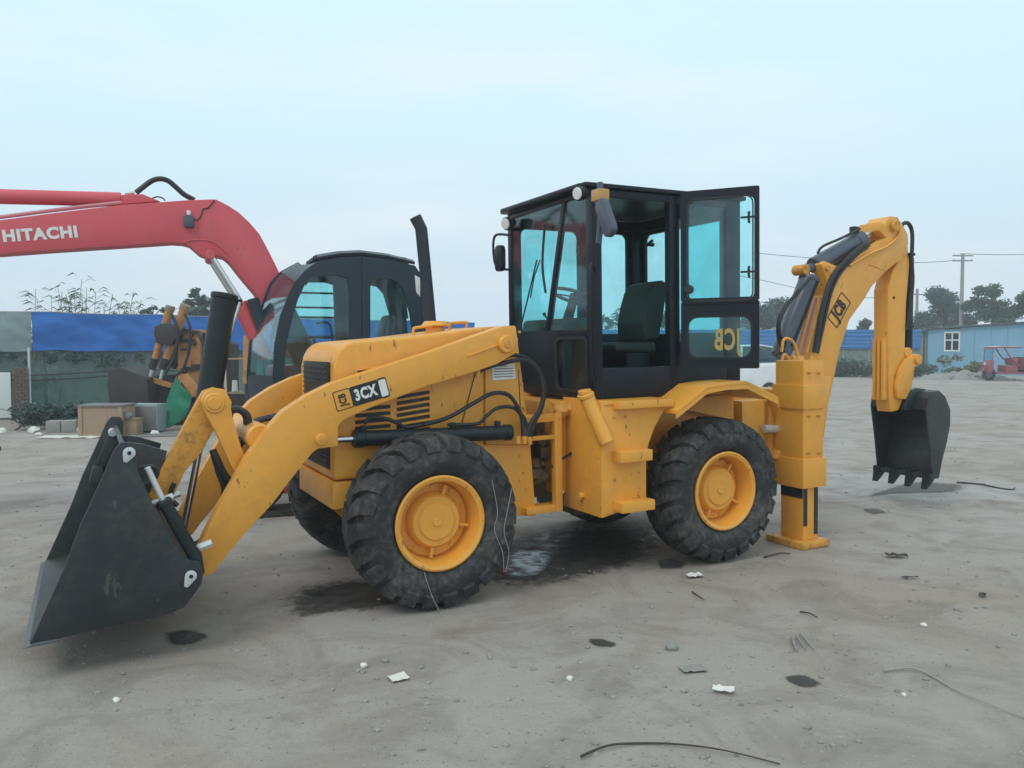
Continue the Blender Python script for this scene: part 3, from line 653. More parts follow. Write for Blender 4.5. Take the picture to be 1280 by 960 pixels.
for (x, z) in ((0.02, .552), (2.376, .516)):
    for far in (0, 1):
        mtx = Matrix.Translation((x, 1.92 if far else 0, z)) @ (Matrix.Rotation(math.pi, 4, 'Z') if far else Matrix.Identity(4)) @ Matrix.Rotation(random.random(), 4, 'Y')
        w = link_mesh('wheel', rim_me, LDR, mtx)
        link_mesh('tyre', tyre_me, w); link_mesh('hub', hub_me, w)
    s = MB(); s.cyl((x, .25, z), (x, 1.67, z), .10, None, 24); s.cyl((x - .0, .80, z), (x, 1.12, z), .2, None, 24); s.build('axle', M['yellow_worn'], LDR)

# ---- articulation gap with machinery
s = MB(); q = [(0.365, 1.138), (0.246, 1.147), (0.261, 0.454), (0.381, 0.432)]
s.box(1.12, 1.18, .46, .52, .42, 1.15, .006); s.box(.88, 1.14, .47, .52, 1.09, 1.15, .006); s.box(.88, 1.14, .47, .52, .96, .99, .006); s.box(.88, 1.16, .47, .60, .42, .47, .006)
s.build('articulation_frame', M['yellow'], LDR)
s = MB(); s.box(.80, 1.20, .74, 1.20, .48, 1.10, .02); rnd = random.Random(4)
for k in range(26):
    x, z, y = rnd.uniform(.88, 1.12), rnd.uniform(.5, 1.05), rnd.uniform(.56, .74)
    if k % 2: s.cyl((x, y, z), (x + rnd.uniform(-.12, .12), y + .12, z + rnd.uniform(-.12, .12)), rnd.uniform(.012, .045), None, 10)
    else: s.box(x, x + rnd.uniform(.04, .12), y, y + .1, z, z + rnd.uniform(.03, .12), .008)
s.build('driveline', M['oily'], LDR)
q = [(1.114, 0.500, 0.748), (1.219, 0.500, 0.811), (1.354, 0.500, 0.861)]
hose(q, .010, 'control_rod', 'slate'); s = MB(); p = [(1.136, 0.520, 0.533), (1.220, 0.520, 0.549)]
s.cyl(p[0], p[1], .014, None, 10); s.build('control_rod', M['silver'], LDR)
for px_ in [(1.095, 0.550, 1.180), (1.219, 0.550, 1.155), (1.304, 0.550, 1.169)]:
    s = MB(); s.rock(px_, .07, .8, 2); s.build('valve_body', M['yellow_worn'], LDR)

# ---- rear frame: tank box, steps, chassis
TKP = [(1.288, 1.257), (1.279, 0.421), (1.674, 0.487), (1.677, 0.822), (1.699, 0.920), (1.751, 1.034), (1.826, 1.136), (1.901, 1.203)]
s = MB(); s.py(TKP, .10, .62, .008); tank = s.build('side_tank', M['yellow'], LDR)
s = MB(); s.py(TKP, mir(.62), mir(.10), .008); s.build('side_tank', M['yellow'], LDR)
for (p) in ([(1.378, 0.896), (1.377, 0.817), (1.658, 0.810), (1.659, 0.886)], [(1.388, 0.532), (1.388, 0.458), (1.677, 0.436), (1.677, 0.506)]):
    s = MB(); s.box(p[0][0], p[2][0], .0, .12, p[1][1], p[0][1], .006); s.build('step', M['yellow'], tank)
p = [(1.389, 1.249), (1.389, 1.193), (1.852, 1.186), (1.852, 1.233)]
s = MB(); s.box(p[0][0], p[2][0] + .02, .03, .30, p[1][1], p[0][1], .006); s.build('step_ledge', M['yellow'], tank)
x0 = TKP[0][0]
p = [(0.180, 1.279), (0.064, 0.956)]
s = MB(); s.cyl((x0 - .07, p[0][0], p[0][1]), (x0 + .02, p[1][0], p[1][1]), .055, None, 24); s.build('filler_neck', M['yellow'], tank)
s = MB(); s.cyl((x0 - .075, p[0][0], p[0][1]), (x0 - .085, p[0][0], p[0][1] + .03), .062, None, 24).cyl((x0 - .085, p[0][0], p[0][1] + .025), (x0 - .09, p[0][0], p[0][1] + .055), .048, None, 24); s.build('filler_cap', M['yellow'], tank)
p = [(0.342, 0.544)][0]
s = MB(); s.cyl((x0 - .03, p[0], p[1]), (x0, p[0], p[1]), .022, None, 12).cyl((x0 - .04, p[0], p[1]), (x0 - .02, p[0], p[1]), .03, None, 6); s.build('drain_plug', M['yellow'], tank)
s = MB(); s.box(1.20, 3.30, .58, 1.34, .52, 1.22, .02); s.box(2.9, 3.5, .40, 1.52, .60, 1.16, .02); s.build('rear_frame', M['yellow'], LDR)
s = MB(); s.box(1.4, 2.0, .66, 1.26, .32, .53, .03); s.build('transmission', M['oily'], LDR)
# fenders
FN = [(1.853, 1.167), (2.140, 1.335), (2.311, 1.353), (2.536, 1.356), (2.863, 1.219)]
FNb = [(x, z - .028) for x, z in FN]
for y0, y1 in ((-.03, .50), (mir(.50), mir(-.03))):
    s = MB(); s.py(FN + FNb[::-1], y0, y1, .005); fd = s.build('fender', M['yellow'], LDR)
    s = MB(); f = y0 if y0 < YC else y1 - .02
    s.py([(x, z - .028) for x, z in FN] + [(x, z - .06) for x, z in FN[::-1]], f, f + .012, 0); s.build('fender_flange', M['yellow'], fd)
    s = MB(); k = .46 if y0 < YC else mir(.46)
    s.py([(FN[0][0], 1.22), FN[0], FN[1], FN[3], FN[4], (FN[4][0], 1.0)], k, k + .02, 0); s.build('inner_panel', M['yellow'], fd)
# small rear-quarter machinery behind the wheel
for p, w in (([(3.145, 1.151), (3.420, 0.717)], .05),):
    s = MB(); s.box(p[0][0], p[0][0] + .06, .40, .46, p[1][1], p[0][1] + .02, .005); s.box(p[1][0] - .02, p[1][0] + .04, .40, .46, p[1][1], p[0][1], .005); s.build('bracket', M['yellow'], LDR)
p = [(3.097, 0.350, 0.919), (3.254, 0.350, 0.908)]
s = MB(); s.cyl(p[0], p[1], .035, None, 14); s.build('swing_cylinder', M['silver'], LDR)
p = [(3.171, 1.170), (3.292, 1.151), (3.358, 1.011), (3.359, 0.735), (3.265, 0.647), (3.172, 0.668), (3.284, 0.775), (3.274, 0.981)]
s = MB(); s.py(p, .30, .40, .006); s.build('swing_bracket', M['yellow'], LDR)

# ---- cab
CX0, CX1, CY0, CY1, CZB, CZS, CZW, CZT = 1.36, 2.78, .30, 1.62, 1.255, 1.475, 1.765, 2.78
cb = MB()
# skirt (side sills, rear, front panel around the lower window), floor
cb.box(CX0 + .04, CX1, CY0, CY0 + .04, CZB, CZS, .004); cb.box(CX0 + .04, CX1, CY1 - .04, CY1, CZB, 1.74, .004)
cb.box(CX1 - .04, CX1, CY0 + .04, CY1 - .04, CZB, 1.70, .004)
cb.box(CX0 + .04, CX1 - .04, CY0 + .04, CY1 - .04, CZB, CZB + .04)
lw = [p for p in [(0.828, 1.702), (0.259, 1.696), (0.265, 1.331), (0.813, 1.306)]]
wy0, wy1, wz0, wz1 = .405, lw[0][0] - .01, lw[3][1], 1.70
cb.box(CX0, CX0 + .04, wy1, CY1, CZB, CZW, .004); cb.box(CX0, CX0 + .04, CY0 + .04, wy1, CZB, wz0, .004)
cb.box(CX0, CX0 + .04, CY0 + .04, wy1, wz1, CZW, .004)
# corner posts
for (x0, x1, y0, y1, z0, z1) in ((CX0 - .01, CX0 + .075, CY0 - .01, CY0 + .075, CZB, CZT), (CX0, CX0 + .07, CY1 - .07, CY1, CZW, CZT),
        (2.06, 2.16, CY0 - .004, CY0 + .06, CZB + .01, CZT), (2.10, 2.22, CY1 - .06, CY1 + .004, 1.6, CZT),
        (CX1 - .14, CX1 + .003, CY0 - .004, CY0 + .09, CZB + .01, CZT), (CX1 - .14, CX1 + .003, CY1 - .09, CY1 + .004, 1.5, CZT)):
    cb.box(x0, x1, y0, y1, z0, z1, .012)
# header rails under the roof
cb.box(CX0 - .004, CX0 + .06, CY0 + .075, CY1 - .07, CZT - .045, CZT - .002, .006)
cb.box(CX0 + .075, CX1 - .14, CY0, CY0 + .05, CZT - .06, CZT - .002, .006); cb.box(CX0 + .07, CX1 - .14, CY1 - .05, CY1, CZT - .09, CZT - .002, .006)
cb.box(CX1 - .06, CX1, CY0 + .09, CY1 - .09, CZT - .10, CZT - .002, .006)
cab = cb.build('cab_frame', M['black'], LDR)
mp = [(0.695, 2.804), (0.974, 1.767)]
s = MB(); s.bar((CX0 + .02, mp[0][0], CZT - .03), (CX0 + .02, mp[1][0], CZW - .01), .045, .04, (1, 0, 0), .006); s.build('windscreen_post', M['black'], cab)
rf = MB(); rf.pz([(CX0 - .09, CY0 + .05), (CX0 - .05, CY0 - .03), (CX1 + .04, CY0 - .03), (CX1 + .06, CY0 + .1), (CX1 + .06, CY1 - .1), (CX1 + .04, CY1 + .03), (CX0 - .05, CY1 + .03), (CX0 - .09, CY1 - .05)], CZT + .002, CZT + .034, .008)
rf.pz([(CX0 - .02, CY0 + .06), (CX1, CY0 + .06), (CX1, CY1 - .06), (CX0 - .02, CY1 - .06)], CZT + .03, CZT + .055, .010)
rf.build('cab_roof', M['black'], cab)
def pane(name, pts, d, mat='glass'):
    m = MB(); m.extr(pts, d); return m.build(name, M[mat], cab, 0)
t_y, b_y = mp[0][0], mp[1][0]
pane('windscreen', [(CX0 + .012, t_y + .02, CZT - .045), (CX0 + .012, CY1 - .07, CZT - .045), (CX0 + .012, CY1 - .07, CZW), (CX0 + .012, b_y + .02, CZW)], (.005, 0, 0))
pane('quarter_window', [(CX0 + .012, CY0 + .075, CZT - .045), (CX0 + .012, t_y - .02, CZT - .045), (CX0 + .012, b_y - .02, CZW), (CX0 + .012, CY0 + .075, CZW)], (.005, 0, 0))
pane('lower_window', [(CX0 + .015, y, z) for y, z in rrect(wy0 - .01, wy1 + .0, wz0 - .0, wz1 + .0, .05)], (.005, 0, 0), 'glass_dark')
m = MB(); hoop(m, rrect(wy0 - .035, wy1 + .015, wz0 - .015, wz1 + .015, .06), rrect(wy0 - .012, wy1 - .008, wz0 + .008, wz1 - .008, .045), lambda y, z: (CX0 - .012, y, z), (.02, 0, 0)); m.build('window_seal', M['hose'], cab)
# far side and rear windows, with black surrounds
def far_win(x0, x1, z0, z1):
    pane('side_window', [(x, CY1 - .03, z) for x, z in rrect(x0, x1, z0, z1, .06)], (0, .005, 0))
    m = MB(); hoop(m, [(x, z) for x, z in rrect(x0 - .05, x1 + .05, z0 - .05, z1 + .06, .02)], rrect(x0 + .01, x1 - .01, z0 + .01, z1 - .01, .06), lambda x, z: (x, CY1 - .045, z), (0, .035, 0)); m.build('window_frame', M['black'], cab)
far_win(CX0 + .10, 2.07, 1.74, 2.67); far_win(2.24, CX1 - .17, 1.66, 2.67)
pane('rear_window', [(CX1 - .03, y, z) for y, z in rrect(CY0 + .12, CY1 - .12, 1.72, 2.66, .06)], (.005, 0, 0))
m = MB(); hoop(m, rrect(CY0 + .07, CY1 - .07, 1.67, 2.72, .02), rrect(CY0 + .13, CY1 - .13, 1.73, 2.65, .06), lambda y, z: (CX1 - .045, y, z), (.035, 0, 0)); m.build('window_frame', M['black'], cab)
# fixed rear quarter glass behind the door opening
pane('side_window', [(2.16, CY0 + .02, 1.50), (CX1 - .14, CY0 + .02, 1.50), (CX1 - .14, CY0 + .02, 2.72), (2.16, CY0 + .02, 2.72)], (0, .005, 0))
for (y, z) in [(1.414, 2.554), (1.373, 1.935)]:
    s = MB(); s.cyl((CX1 - .10, y - .03, z), (CX1 - .02, y - .03, z), .018, None, 10); s.bar((CX1 - .08, y - .09, z + .03), (CX1 - .08, y + .03, z - .02), .02, .02); s.build('window_latch', M['black'], cab)
p = [(2.048, 1.570, 2.487), (2.159, 1.570, 2.491)]; s = MB(); s.cyl((p[0][0], 1.57, p[0][2]), (p[1][0], 1.55, p[1][2]), .045, None, 16); s.build('fan', M['black'], cab)
p = [(2.658, 1.580, 2.385), (2.659, 1.580, 2.467), (2.621, 1.580, 2.421)]; s = MB(); s.tube(p, .008, 6, 0); s.build('window_latch', M['black'], cab)
# wiper, grab handle, hinge details
p = [(1.340, 1.078, 2.337), (1.340, 1.219, 2.069), (1.340, 1.379, 1.782)]; s = MB(); s.tube(p, .007, 6, 0); p = [(1.335, 0.935, 2.599), (1.335, 0.981, 2.296), (1.335, 0.937, 2.064)]; s.tube(p, .010, 6, 4); p = [(1.335, 1.018, 2.331), (1.335, 1.112, 2.211), (1.335, 1.184, 2.040)]; s.tube(p, .006, 6, 0); s.build('wiper', M['hose'], cab)
p = [(1.300, 0.122, 2.182), (1.300, 0.044, 2.170), (1.300, 0.055, 1.432), (1.300, 0.075, 1.409)]; p = [(a, CY0 - .05, c) for a, b, c in p]
s = MB(); s.tube([(CX0 + .02, CY0, p[0][2]), p[1], p[2], (CX0 + .03, CY0, p[3][2] - .02)], .016, 10, 3); s.build('grab_handle', M['black'], cab)
for z in (2.66, 1.60):
    s = MB(); s.cyl((2.155, CY0 - .02, z - .06), (2.155, CY0 - .02, z + .06), .016, None, 12); s.build('door_hinge', M['black'], cab)
# lamps and mirrors
def lamp(p, d, r, lens, body, name='work_lamp'):
    p, d = Vector(p), Vector(d).normalized(); m = MB(); m.cyl(p, p - d * .03, r, None, 20).cyl(p - d * .03, p - d * .10, r, r * .6, 20); o = m.build(name, M[body], cab)
    m = MB(); m.cyl(p, p + d * .012, r * .85, r * .8, 20); m.build('lens', M[lens], cab); return o
p = [(1.220, 0.275, 2.723)][0]; lamp(p, (-1, -.2, -.15), .052, 'lens', 'black')
p = [(1.250, 0.059, 2.683)][0]
s = MB(); s.box(p[0] - .03, p[0] + .06, p[1] - .05, p[1] + .05, p[2] - .045, p[2] + .035, .012); s.build('indicator_lamp', M['amber'], cab)
s = MB(); s.bar((p[0] + .05, p[1] - .03, p[2] - .1), (p[0] + .05, p[1] - .03, p[2] + .05), .02, .03); s.bar((p[0] + .05, p[1] + .0, p[2]), (CX0 + .02, CY0, p[2]), .02, .03); s.build('lamp_bracket', M['silver'], cab)
p = [(1.250, 1.439, 2.669)][0]; lamp(p, (-1, -.3, -.25), .055, 'lens', 'black')
s = MB(); s.bar((p[0] + .05, p[1], p[2] - .03), (CX0 + .02, CY1 - .03, p[2] - .02), .02, .03); s.build('lamp_bracket', M['black'], cab)
p = [(1.220, 1.314, 2.559), (1.220, 1.531, 2.592), (1.220, 1.608, 2.554), (1.220, 1.613, 2.432), (1.220, 1.571, 2.333), (1.220, 1.453, 2.295), (1.220, 1.324, 2.277)]
s = MB(); s.tube(p, .011, 8, 3); o = s.build('mirror_arm', M['black'], cab)
p = [(1.479, 2.385)][0]
s = MB(); s.px([(p[0] + a, p[1] + b) for a, b in rrect(-.065, .065, -.11, .11, .05)], 1.19, 1.235, .012); s.build('mirror', M['black'], cab)
c = [(-0.039, 2.511)][0]
s = MB(); k = R(28)
s.px([(c[0] + a * math.cos(k) + b * math.sin(k), c[1] - a * math.sin(k) * -1 * -1 + b * math.cos(k)) for a, b in rrect(-.055, .055, -.14, .14, .04)], 1.22, 1.27, .014); s.build('mirror', M['greyblue'], cab)
s = MB(); s.tube([(1.25, c[0] + .08, c[1] + .25), (1.25, c[0] + .07, c[1] + .05), (1.25, c[0] + .10, c[1] - .16)], .022, 8, 4); s.build('mirror_arm', M['greyblue'], cab)

# open door: its plane is hinged at the middle post and swung out past square
DOOR = MB(); DM = Matrix.Translation((2.15, .27, 0)) @ Matrix.Rotation(R(-50), 4, 'Z')
DW, DZ0, DZ1 = .575, 1.455, 2.80
wz_a, wz_b = [q[1] for q in [(0.290, 1.971), (0.291, 2.759)]]
lz_a, lz_b = [q[1] for q in [(0.319, 1.537), (0.319, 1.844)]]
def door_frame():
    m = MB(); id3 = lambda x, z: (x, -.018, z)
    hoop(m, [(x, z) for x, z in rrect(0, DW, 1.965, DZ1, .012)], rrect(.045, DW - .035, wz_a, DZ1 - .065, .05), id3, (0, .036, 0))
    hoop(m, [(x, z) for x, z in rrect(0, DW, DZ0, 1.962, .012)], rrect(.055, DW - .055, lz_a, lz_b, .07), id3, (0, .036, 0))
    m.box(.01, DW - .01, -.022, .022, 1.935, 1.99, .006)
    return m
dr = door_frame().build('cab_door', M['black'], LDR); dr.matrix_local = DM
def dpane(z0, z1, x0, x1, r): m = MB(); m.py(rrect(x0, x1, z0, z1, r), -.003, .003); return m.build('door_glass', M['glass'], dr, 0)
dpane(wz_a - .01, DZ1 - .055, .035, DW - .025, .06); dpane(lz_a - .01, lz_b + .01, .045, DW - .045, .08)
m = MB(); hoop(m, rrect(.045, DW - .045, lz_a - .012, lz_b + .012, .08), rrect(.06, DW - .06, lz_a + .004, lz_b - .004, .066), lambda x, z: (x, -.027, z), (0, .012, 0)); m.build('window_seal', M['slate'], dr)
m = MB(); hoop(m, rrect(.05, DW - .04, wz_a - .01, DZ1 - .06, .06), rrect(.06, DW - .05, wz_a + .002, DZ1 - .072, .05), lambda x, z: (x, -.024, z), (0, .008, 0)); m.build('window_seal', M['hose'], dr)
lt = lettering('JCB', .22, paint('amber_lettering', (.50, .33, .07), .7, .9, (.16, .30, .28), scale=14), dr, face_mtx((DW * .60, -.005, (lz_a + lz_b) / 2 - .025)), .03, .001, .52)
lt.data.transform(Matrix.Diagonal((-1, 1, 1, 1)))
for z in [q[1] for q in [(0.511, 2.571), (0.522, 2.171)]]:
    s = MB(); s.tube([(DW - .07, -.02, z + .035), (DW - .07, -.06, z + .03), (DW - .07, -.06, z - .03), (DW - .07, -.02, z - .035)], .009, 8, 2); s.bar((DW - .13, -.04, z), (DW - .02, -.04, z), .014, .014); s.build('door_handle', M['slate'], dr)
for (x, z) in [(0.063, 2.058)]:
    s = MB(); s.cyl((x, -.05, z), (x, -.01, z), .035, None, 18); s.build('door_stop', M['hose'], dr)

# seat, steering and controls
SY = .96
sp = [(2.189, 1.672), (2.174, 1.811), (2.208, 1.962), (2.250, 2.082), (2.301, 2.155), (2.385, 2.177), (2.427, 2.151), (2.418, 2.031), (2.383, 1.843), (2.339, 1.683)]
s = MB(); s.py(sp, .78, 1.16, .05, 4); seat = s.build('seat', M['seat'], LDR)
s = MB(); q = [(1.898, 1.585), (1.899, 1.663), (2.306, 1.663), (2.322, 1.563)]; s.py(q, .78, 1.16, .03, 3); s.build('seat_cushion', M['seat'], seat)
s = MB(); s.box(q[0][0] + .12, q[2][0] - .05, .80, 1.14, 1.30, q[0][1], .02); s.build('seat_base', M['black'], seat)
s = MB(); a = [(2.344, 0.700, 1.907), (2.436, 0.700, 1.774), (2.477, 0.700, 1.574), (2.476, 0.700, 1.473)]; s.tube(a, .012, 6, 4); s.build('seat_lever', M['slate'], seat)
sw = [(1.619, 2.038)][0]
sc = Vector((sw[0], .96, sw[1])); tilt = Matrix.Rotation(R(20), 3, 'Y')
s = MB(); s.tube([sc + tilt @ Vector((.19 * math.cos(a), .19 * math.sin(a), 0)) for a in [2 * math.pi * k / 28 for k in range(28)]], .014, 8, 0, True)
for a in (0, 2.1, 4.2): s.bar(sc, sc + tilt @ Vector((.185 * math.cos(a), .185 * math.sin(a), 0)), .025, .012)
s.cyl(sc - tilt @ Vector((0, 0, .03)), sc + tilt @ Vector((0, 0, .02)), .04); wheel_ = s.build('steering_wheel', M['seat'], LDR)
s = MB(); s.cyl(sc, sc - tilt @ Vector((0, 0, .40)), .035, .05); b0 = sc - tilt @ Vector((0, 0, .3)); s.box(b0.x - .13, b0.x + .08, .80, 1.12, 1.30, b0.z + .05, .03); s.build('steering_column', M['black'], wheel_)
s = MB(); s.tube([b0 + Vector((0, .1, 0)), b0 + Vector((-.05, .22, .14))], .008, 6, 0); s.cyl(b0 + Vector((-.05, .22, .14)), b0 + Vector((-.055, .225, .16)), .014); s.build('gear_lever', M['black'], wheel_)
s = MB(); p = [(1.849, 1.200, 1.775), (1.851, 1.200, 1.939)]; s.tube(p, .010, 6, 0); s.cyl(p[1], Vector(p[1]) + Vector((0, 0, .05)), .022); s.build('control_lever', M['black'], LDR)
s = MB(); s.box(1.42, 1.62, .62, 1.5, 1.30, 1.86, .05, 3); s.build('dashboard', M['dark_void'], LDR)
s = MB(); s.box(1.9, 2.1, 1.20, 1.5, 1.30, 1.64, .02); s.build('toolbox', paint('blue_plastic', (.02, .10, .42), .4), LDR)

# ---- stabilisers at the rear
SP = [(3.234, 1.509), (3.456, 1.478), (3.236, 1.093), (3.459, 1.081), (3.238, 0.686), (3.462, 0.667), (3.240, 0.442), (3.464, 0.453), (3.261, -0.032), (3.448, -0.017)]
sx0 = SP[4][0]; sx1 = SP[5][0] + .01; 
def stab(y0, y1, ext):
    m = MB(); zc1, zc2, zc3, zb = SP[2][1], SP[4][1], SP[6][1], SP[0][1]
    m.box(sx0, sx1, y0, y1, zc3 + .004, zb - .02, .008)
    m.box(sx0 - .02, sx1 + .02, y0 - .02, y1 + .02, zc1, zc1 + .20, .010)
    m.box(sx0 - .02, sx1 + .02, y0 - .02, y1 + .02, zc3, zc2, .010)
    o = m.build('stabiliser', M['yellow'], LDR)
    zf = SP[8][1] + .0
    m = MB(); m.box(sx0 + .035, sx1 - .03, y0 + .03, y1 - .03, ext, zc3 + .05, .006); m.build('stabiliser_leg', M['yellow'], o)
    for (a, b) in ((sx0 + .05, sx0 + .075), (sx1 - .06, sx1 - .035)):
        m = MB(); m.box(a - .012, b + .004, y0 + .025, y0 + .032, ext + .04 if a > sx0 + .1 else ext + .12, zc3 + .0, 0); m.build('grease_streak', M['decal_black'], o)
    m = MB(); m.box(sx0 + .028, sx0 + .036, y0 + .035, y1 - .035, zc3 - .09, zc3, 0); m.build('grease_streak', M['decal_black'], o)
    m = MB(); m.box(sx0 - .05, sx1 + .03, y0 - .05, y1 + .06, ext - .055, ext, .012); m.build('foot_pad', M['yellow_worn'], o)
    return o
stab(.06, .36, -.0); stab(mir(.36), mir(.06), -.0)
# carrier between the stabilisers, king post
s = MB(); s.box(sx0 + .02, sx1 + .0, .36, mir(.36), .70, .95, .01); s.box(sx0 + .02, sx1, .36, mir(.36), 1.08, 1.24, .01); s.build('side_shift_frame', M['yellow'], LDR)
# king post: big cast body that carries the boom
BY0, BY1 = .70, 1.10
KP = [(3.755, 1.512), (3.898, 1.509), (3.899, 1.326), (4.257, 1.314), (4.216, 1.060), (4.154, 0.831), (4.134, 0.645), (3.841, 0.557), (3.780, 0.672), (3.777, 1.112), (3.757, 1.185)]
s = MB(); s.py(KP, .64, .78, .015); king = s.build('king_post', M['yellow'], LDR)
for p in [(3.612, 0.580, 1.245), (3.742, 0.580, 1.247)]:
    s = MB(); s.cyl((p[0], .56, p[2]), (p[0], .64, p[2]), .03, None, 14); s.build('hose_fitting', M['yellow_worn'], king)
s = MB(); s.tube([(3.590, 0.560, 1.246), (3.669, 0.560, 1.336), (3.609, 0.560, 1.481), (3.550, 0.560, 1.532), (3.521, 0.560, 1.448)], .013, 8, 5); s.tube([(3.720, 0.560, 1.248), (3.719, 0.560, 1.406), (3.708, 0.560, 1.550), (3.648, 0.560, 1.651), (3.550, 0.560, 1.666), (3.521, 0.560, 1.554)], .013, 8, 5); s.build('pipe_loop', M['yellow'], king)

# ---- backhoe boom, dipper and bucket
BY0, BY1 = .71, .95
BP = [(4.236, 0.721), (3.977, 1.284), (4.091, 1.542), (4.270, 1.907), (4.323, 2.080), (4.257, 2.236), (4.191, 2.361), (4.234, 2.392), (4.440, 2.338), (4.572, 2.403), (4.775, 2.502), (5.099, 2.647), (4.992, 2.712), (5.002, 2.798), (5.073, 2.787), (5.155, 2.861), (5.263, 2.860), (5.337, 2.793), (5.425, 2.702), (5.439, 2.600), (5.319, 2.436), (5.115, 2.327), (4.894, 2.165), (4.780, 2.032), (4.578, 1.839), (4.448, 1.550), (4.373, 1.300), (4.298, 1.052)]
s = MB(); s.py(BP, BY0, BY1, .012); boom = s.build('boom', M['yellow'], LDR)
for p, r, ya, yb in (([(5.193, 2.762)][0], .055, BY0 - .05, BY1 + .05), ([(4.049, 2.311)][0], .05, .76, .90), ([(4.256, 2.325)][0], .03, BY0 - .03, BY1 + .03)):
    s = MB(); s.cyl((p[0], ya, p[1]), (p[0], yb, p[1]), r, None, 20); s.build('boom_pin', M['yellow_worn'], boom)
s = MB(); q = [(4.845, 2.381), (5.103, 2.327)]; s.bar((q[0][0], .708, q[0][1]), (q[1][0], .708, q[1][1]), .008, .012); s.build('weld_rib', M['yellow'], boom)
# decal on the boom
TLb, TRb, BRb, BLb = [(4.269, 1.888), (4.475, 2.082), (4.581, 2.034), (4.401, 1.733)]
cxb = sum(p[0] for p in (TLb, TRb, BRb, BLb)) / 4; czb = sum(p[1] for p in (TLb, TRb, BRb, BLb)) / 4
angb = math.atan2((TRb[1] + BRb[1] - TLb[1] - BLb[1]), (TRb[0] + BRb[0] - TLb[0] - BLb[0]))
Wb = math.hypot((TRb[0] + BRb[0] - TLb[0] - BLb[0]) / 2, (TRb[1] + BRb[1] - TLb[1] - BLb[1]) / 2); Hb = Wb * .54
def on_boom(u, v, y): return (cxb + u * math.cos(angb) - v * math.sin(angb), y, czb + u * math.sin(angb) + v * math.cos(angb))
m = MB(); hoop(m, rrect(-Wb / 2, Wb / 2, -Hb / 2, Hb / 2, .01, 3), rrect(-Wb / 2 + .010, Wb / 2 - .010, -Hb / 2 + .010, Hb / 2 - .010, .006, 3), lambda u, v: on_boom(u, v, .7075), (0, .002, 0)); m.build('decal_border', M['decal_black'], boom)
lettering('JCB', Hb * .98, M['decal_black'], boom, face_mtx(on_boom(0, 0, .7065), angb), .05, .0012, .66)
# hoses along the boom
s = MB(); s.tube([(x, .695, z) for x, z in [(4.085, 1.542), (4.157, 1.839), (4.240, 2.093), (4.336, 2.259), (4.477, 2.383), (4.654, 2.503), (4.778, 2.569)]], .024, 8, 5); s.build('hose', M['hose'], boom)
s = MB(); s.tube([(x, .705, z) for x, z in [(4.128, 1.533), (4.222, 1.839), (4.306, 2.094), (4.413, 2.262), (4.544, 2.379), (4.700, 2.491), (4.836, 2.565)]], .020, 8, 5); s.build('hose', M['hose'], boom)
s = MB(); s.tube([(x, .80, z) for x, z in [(4.958, 2.581), (5.170, 2.646), (5.388, 2.752), (5.485, 2.821), (5.560, 2.818), (5.612, 2.739), (5.615, 2.560), (5.593, 2.364), (5.584, 2.168)]], .020, 8, 5); s.build('hose', M['hose'], boom)
s = MB(); s.tube([(x, .698, z) for x, z in [(4.558, 2.356), (4.817, 2.471), (5.084, 2.559), (5.250, 2.661), (5.297, 2.758)]], .014, 6, 5); s.build('oil_pipe', M['yellow'], boom)
for y, k in ((.73, 0), (.79, 5), (.85, 9)):
    s = MB(); s.tube([(x - .02, y, z) for x, z in [(4.039, 1.528), (4.142, 1.802), (4.237, 2.049)]], .012, 6, 4); s.build('oil_pipe', M['pink_line'] if k == 5 else M['yellow_worn'], boom)
# boom cylinder from king post to the boom shoulder
q = [(3.753, 1.504), (4.154, 2.275)]
a, b = [Vector((p[0], .80, p[1])) for p in q]
s = MB(); s.cyl(a, a + (b - a) * .93, .090, None, 28).cyl(a + (b - a) * .9, a + (b - a) * .96, .096, None, 28); bc = s.build('boom_cylinder', M['greyblue'], LDR)
s = MB(); s.cyl(a + (b - a) * .95, b, .04, None, 16); s.build('cylinder_rod', M['chrome'], bc)
s = MB(); s.tube([a + Vector((.05, -.10, .1)), a + (b - a) * .5 + Vector((.02, -.10, 0)), a + (b - a) * .9 + Vector((.02, -.10, 0))], .010, 6, 3); s.build('oil_pipe', M['slate'], bc)
# dipper cylinder along the top of the boom
q = [(4.093, 2.299), (4.220, 2.347), (4.864, 2.624), (5.264, 2.809)]
a0, a, b, c = [Vector((p[0], .83, p[1])) for p in q]
s = MB(); s.cyl(a, b, .088, None, 28).cyl(b - (b - a).normalized() * .10, b + (b - a).normalized() * .02, .100, None, 28).cyl(a0, a, .045, None, 16)
dc = s.build('dipper_cylinder', M['greyblue'], LDR)
s = MB(); s.cyl(b, c, .040, None, 16); s.build('cylinder_rod', M['chrome'], dc)
s = MB(); s.tube([a + Vector((0, -.05, .12)), a + (b - a) * .1 + Vector((0, -.05, .16)), a + (b - a) * .5 + Vector((0, -.05, .14)), a + (b - a) * .9 + Vector((0, -.05, .13))], .013, 8, 4); s.box(b.x - .12, b.x - .04, .80, .86, b.z + .06, b.z + .13, .01); s.build('oil_pipe', M['hose'], dc)
hose([(4.001, 0.680, 2.220), (3.827, 0.680, 2.071), (3.676, 0.680, 1.947), (3.607, 0.680, 1.810), (3.617, 0.680, 1.659), (3.678, 0.680, 1.550)], .018)
hose([(3.835, 0.660, 2.114), (3.695, 0.660, 1.968), (3.606, 0.660, 1.838), (3.606, 0.660, 1.709), (3.676, 0.660, 1.622), (3.557, 0.660, 1.524)], .014)
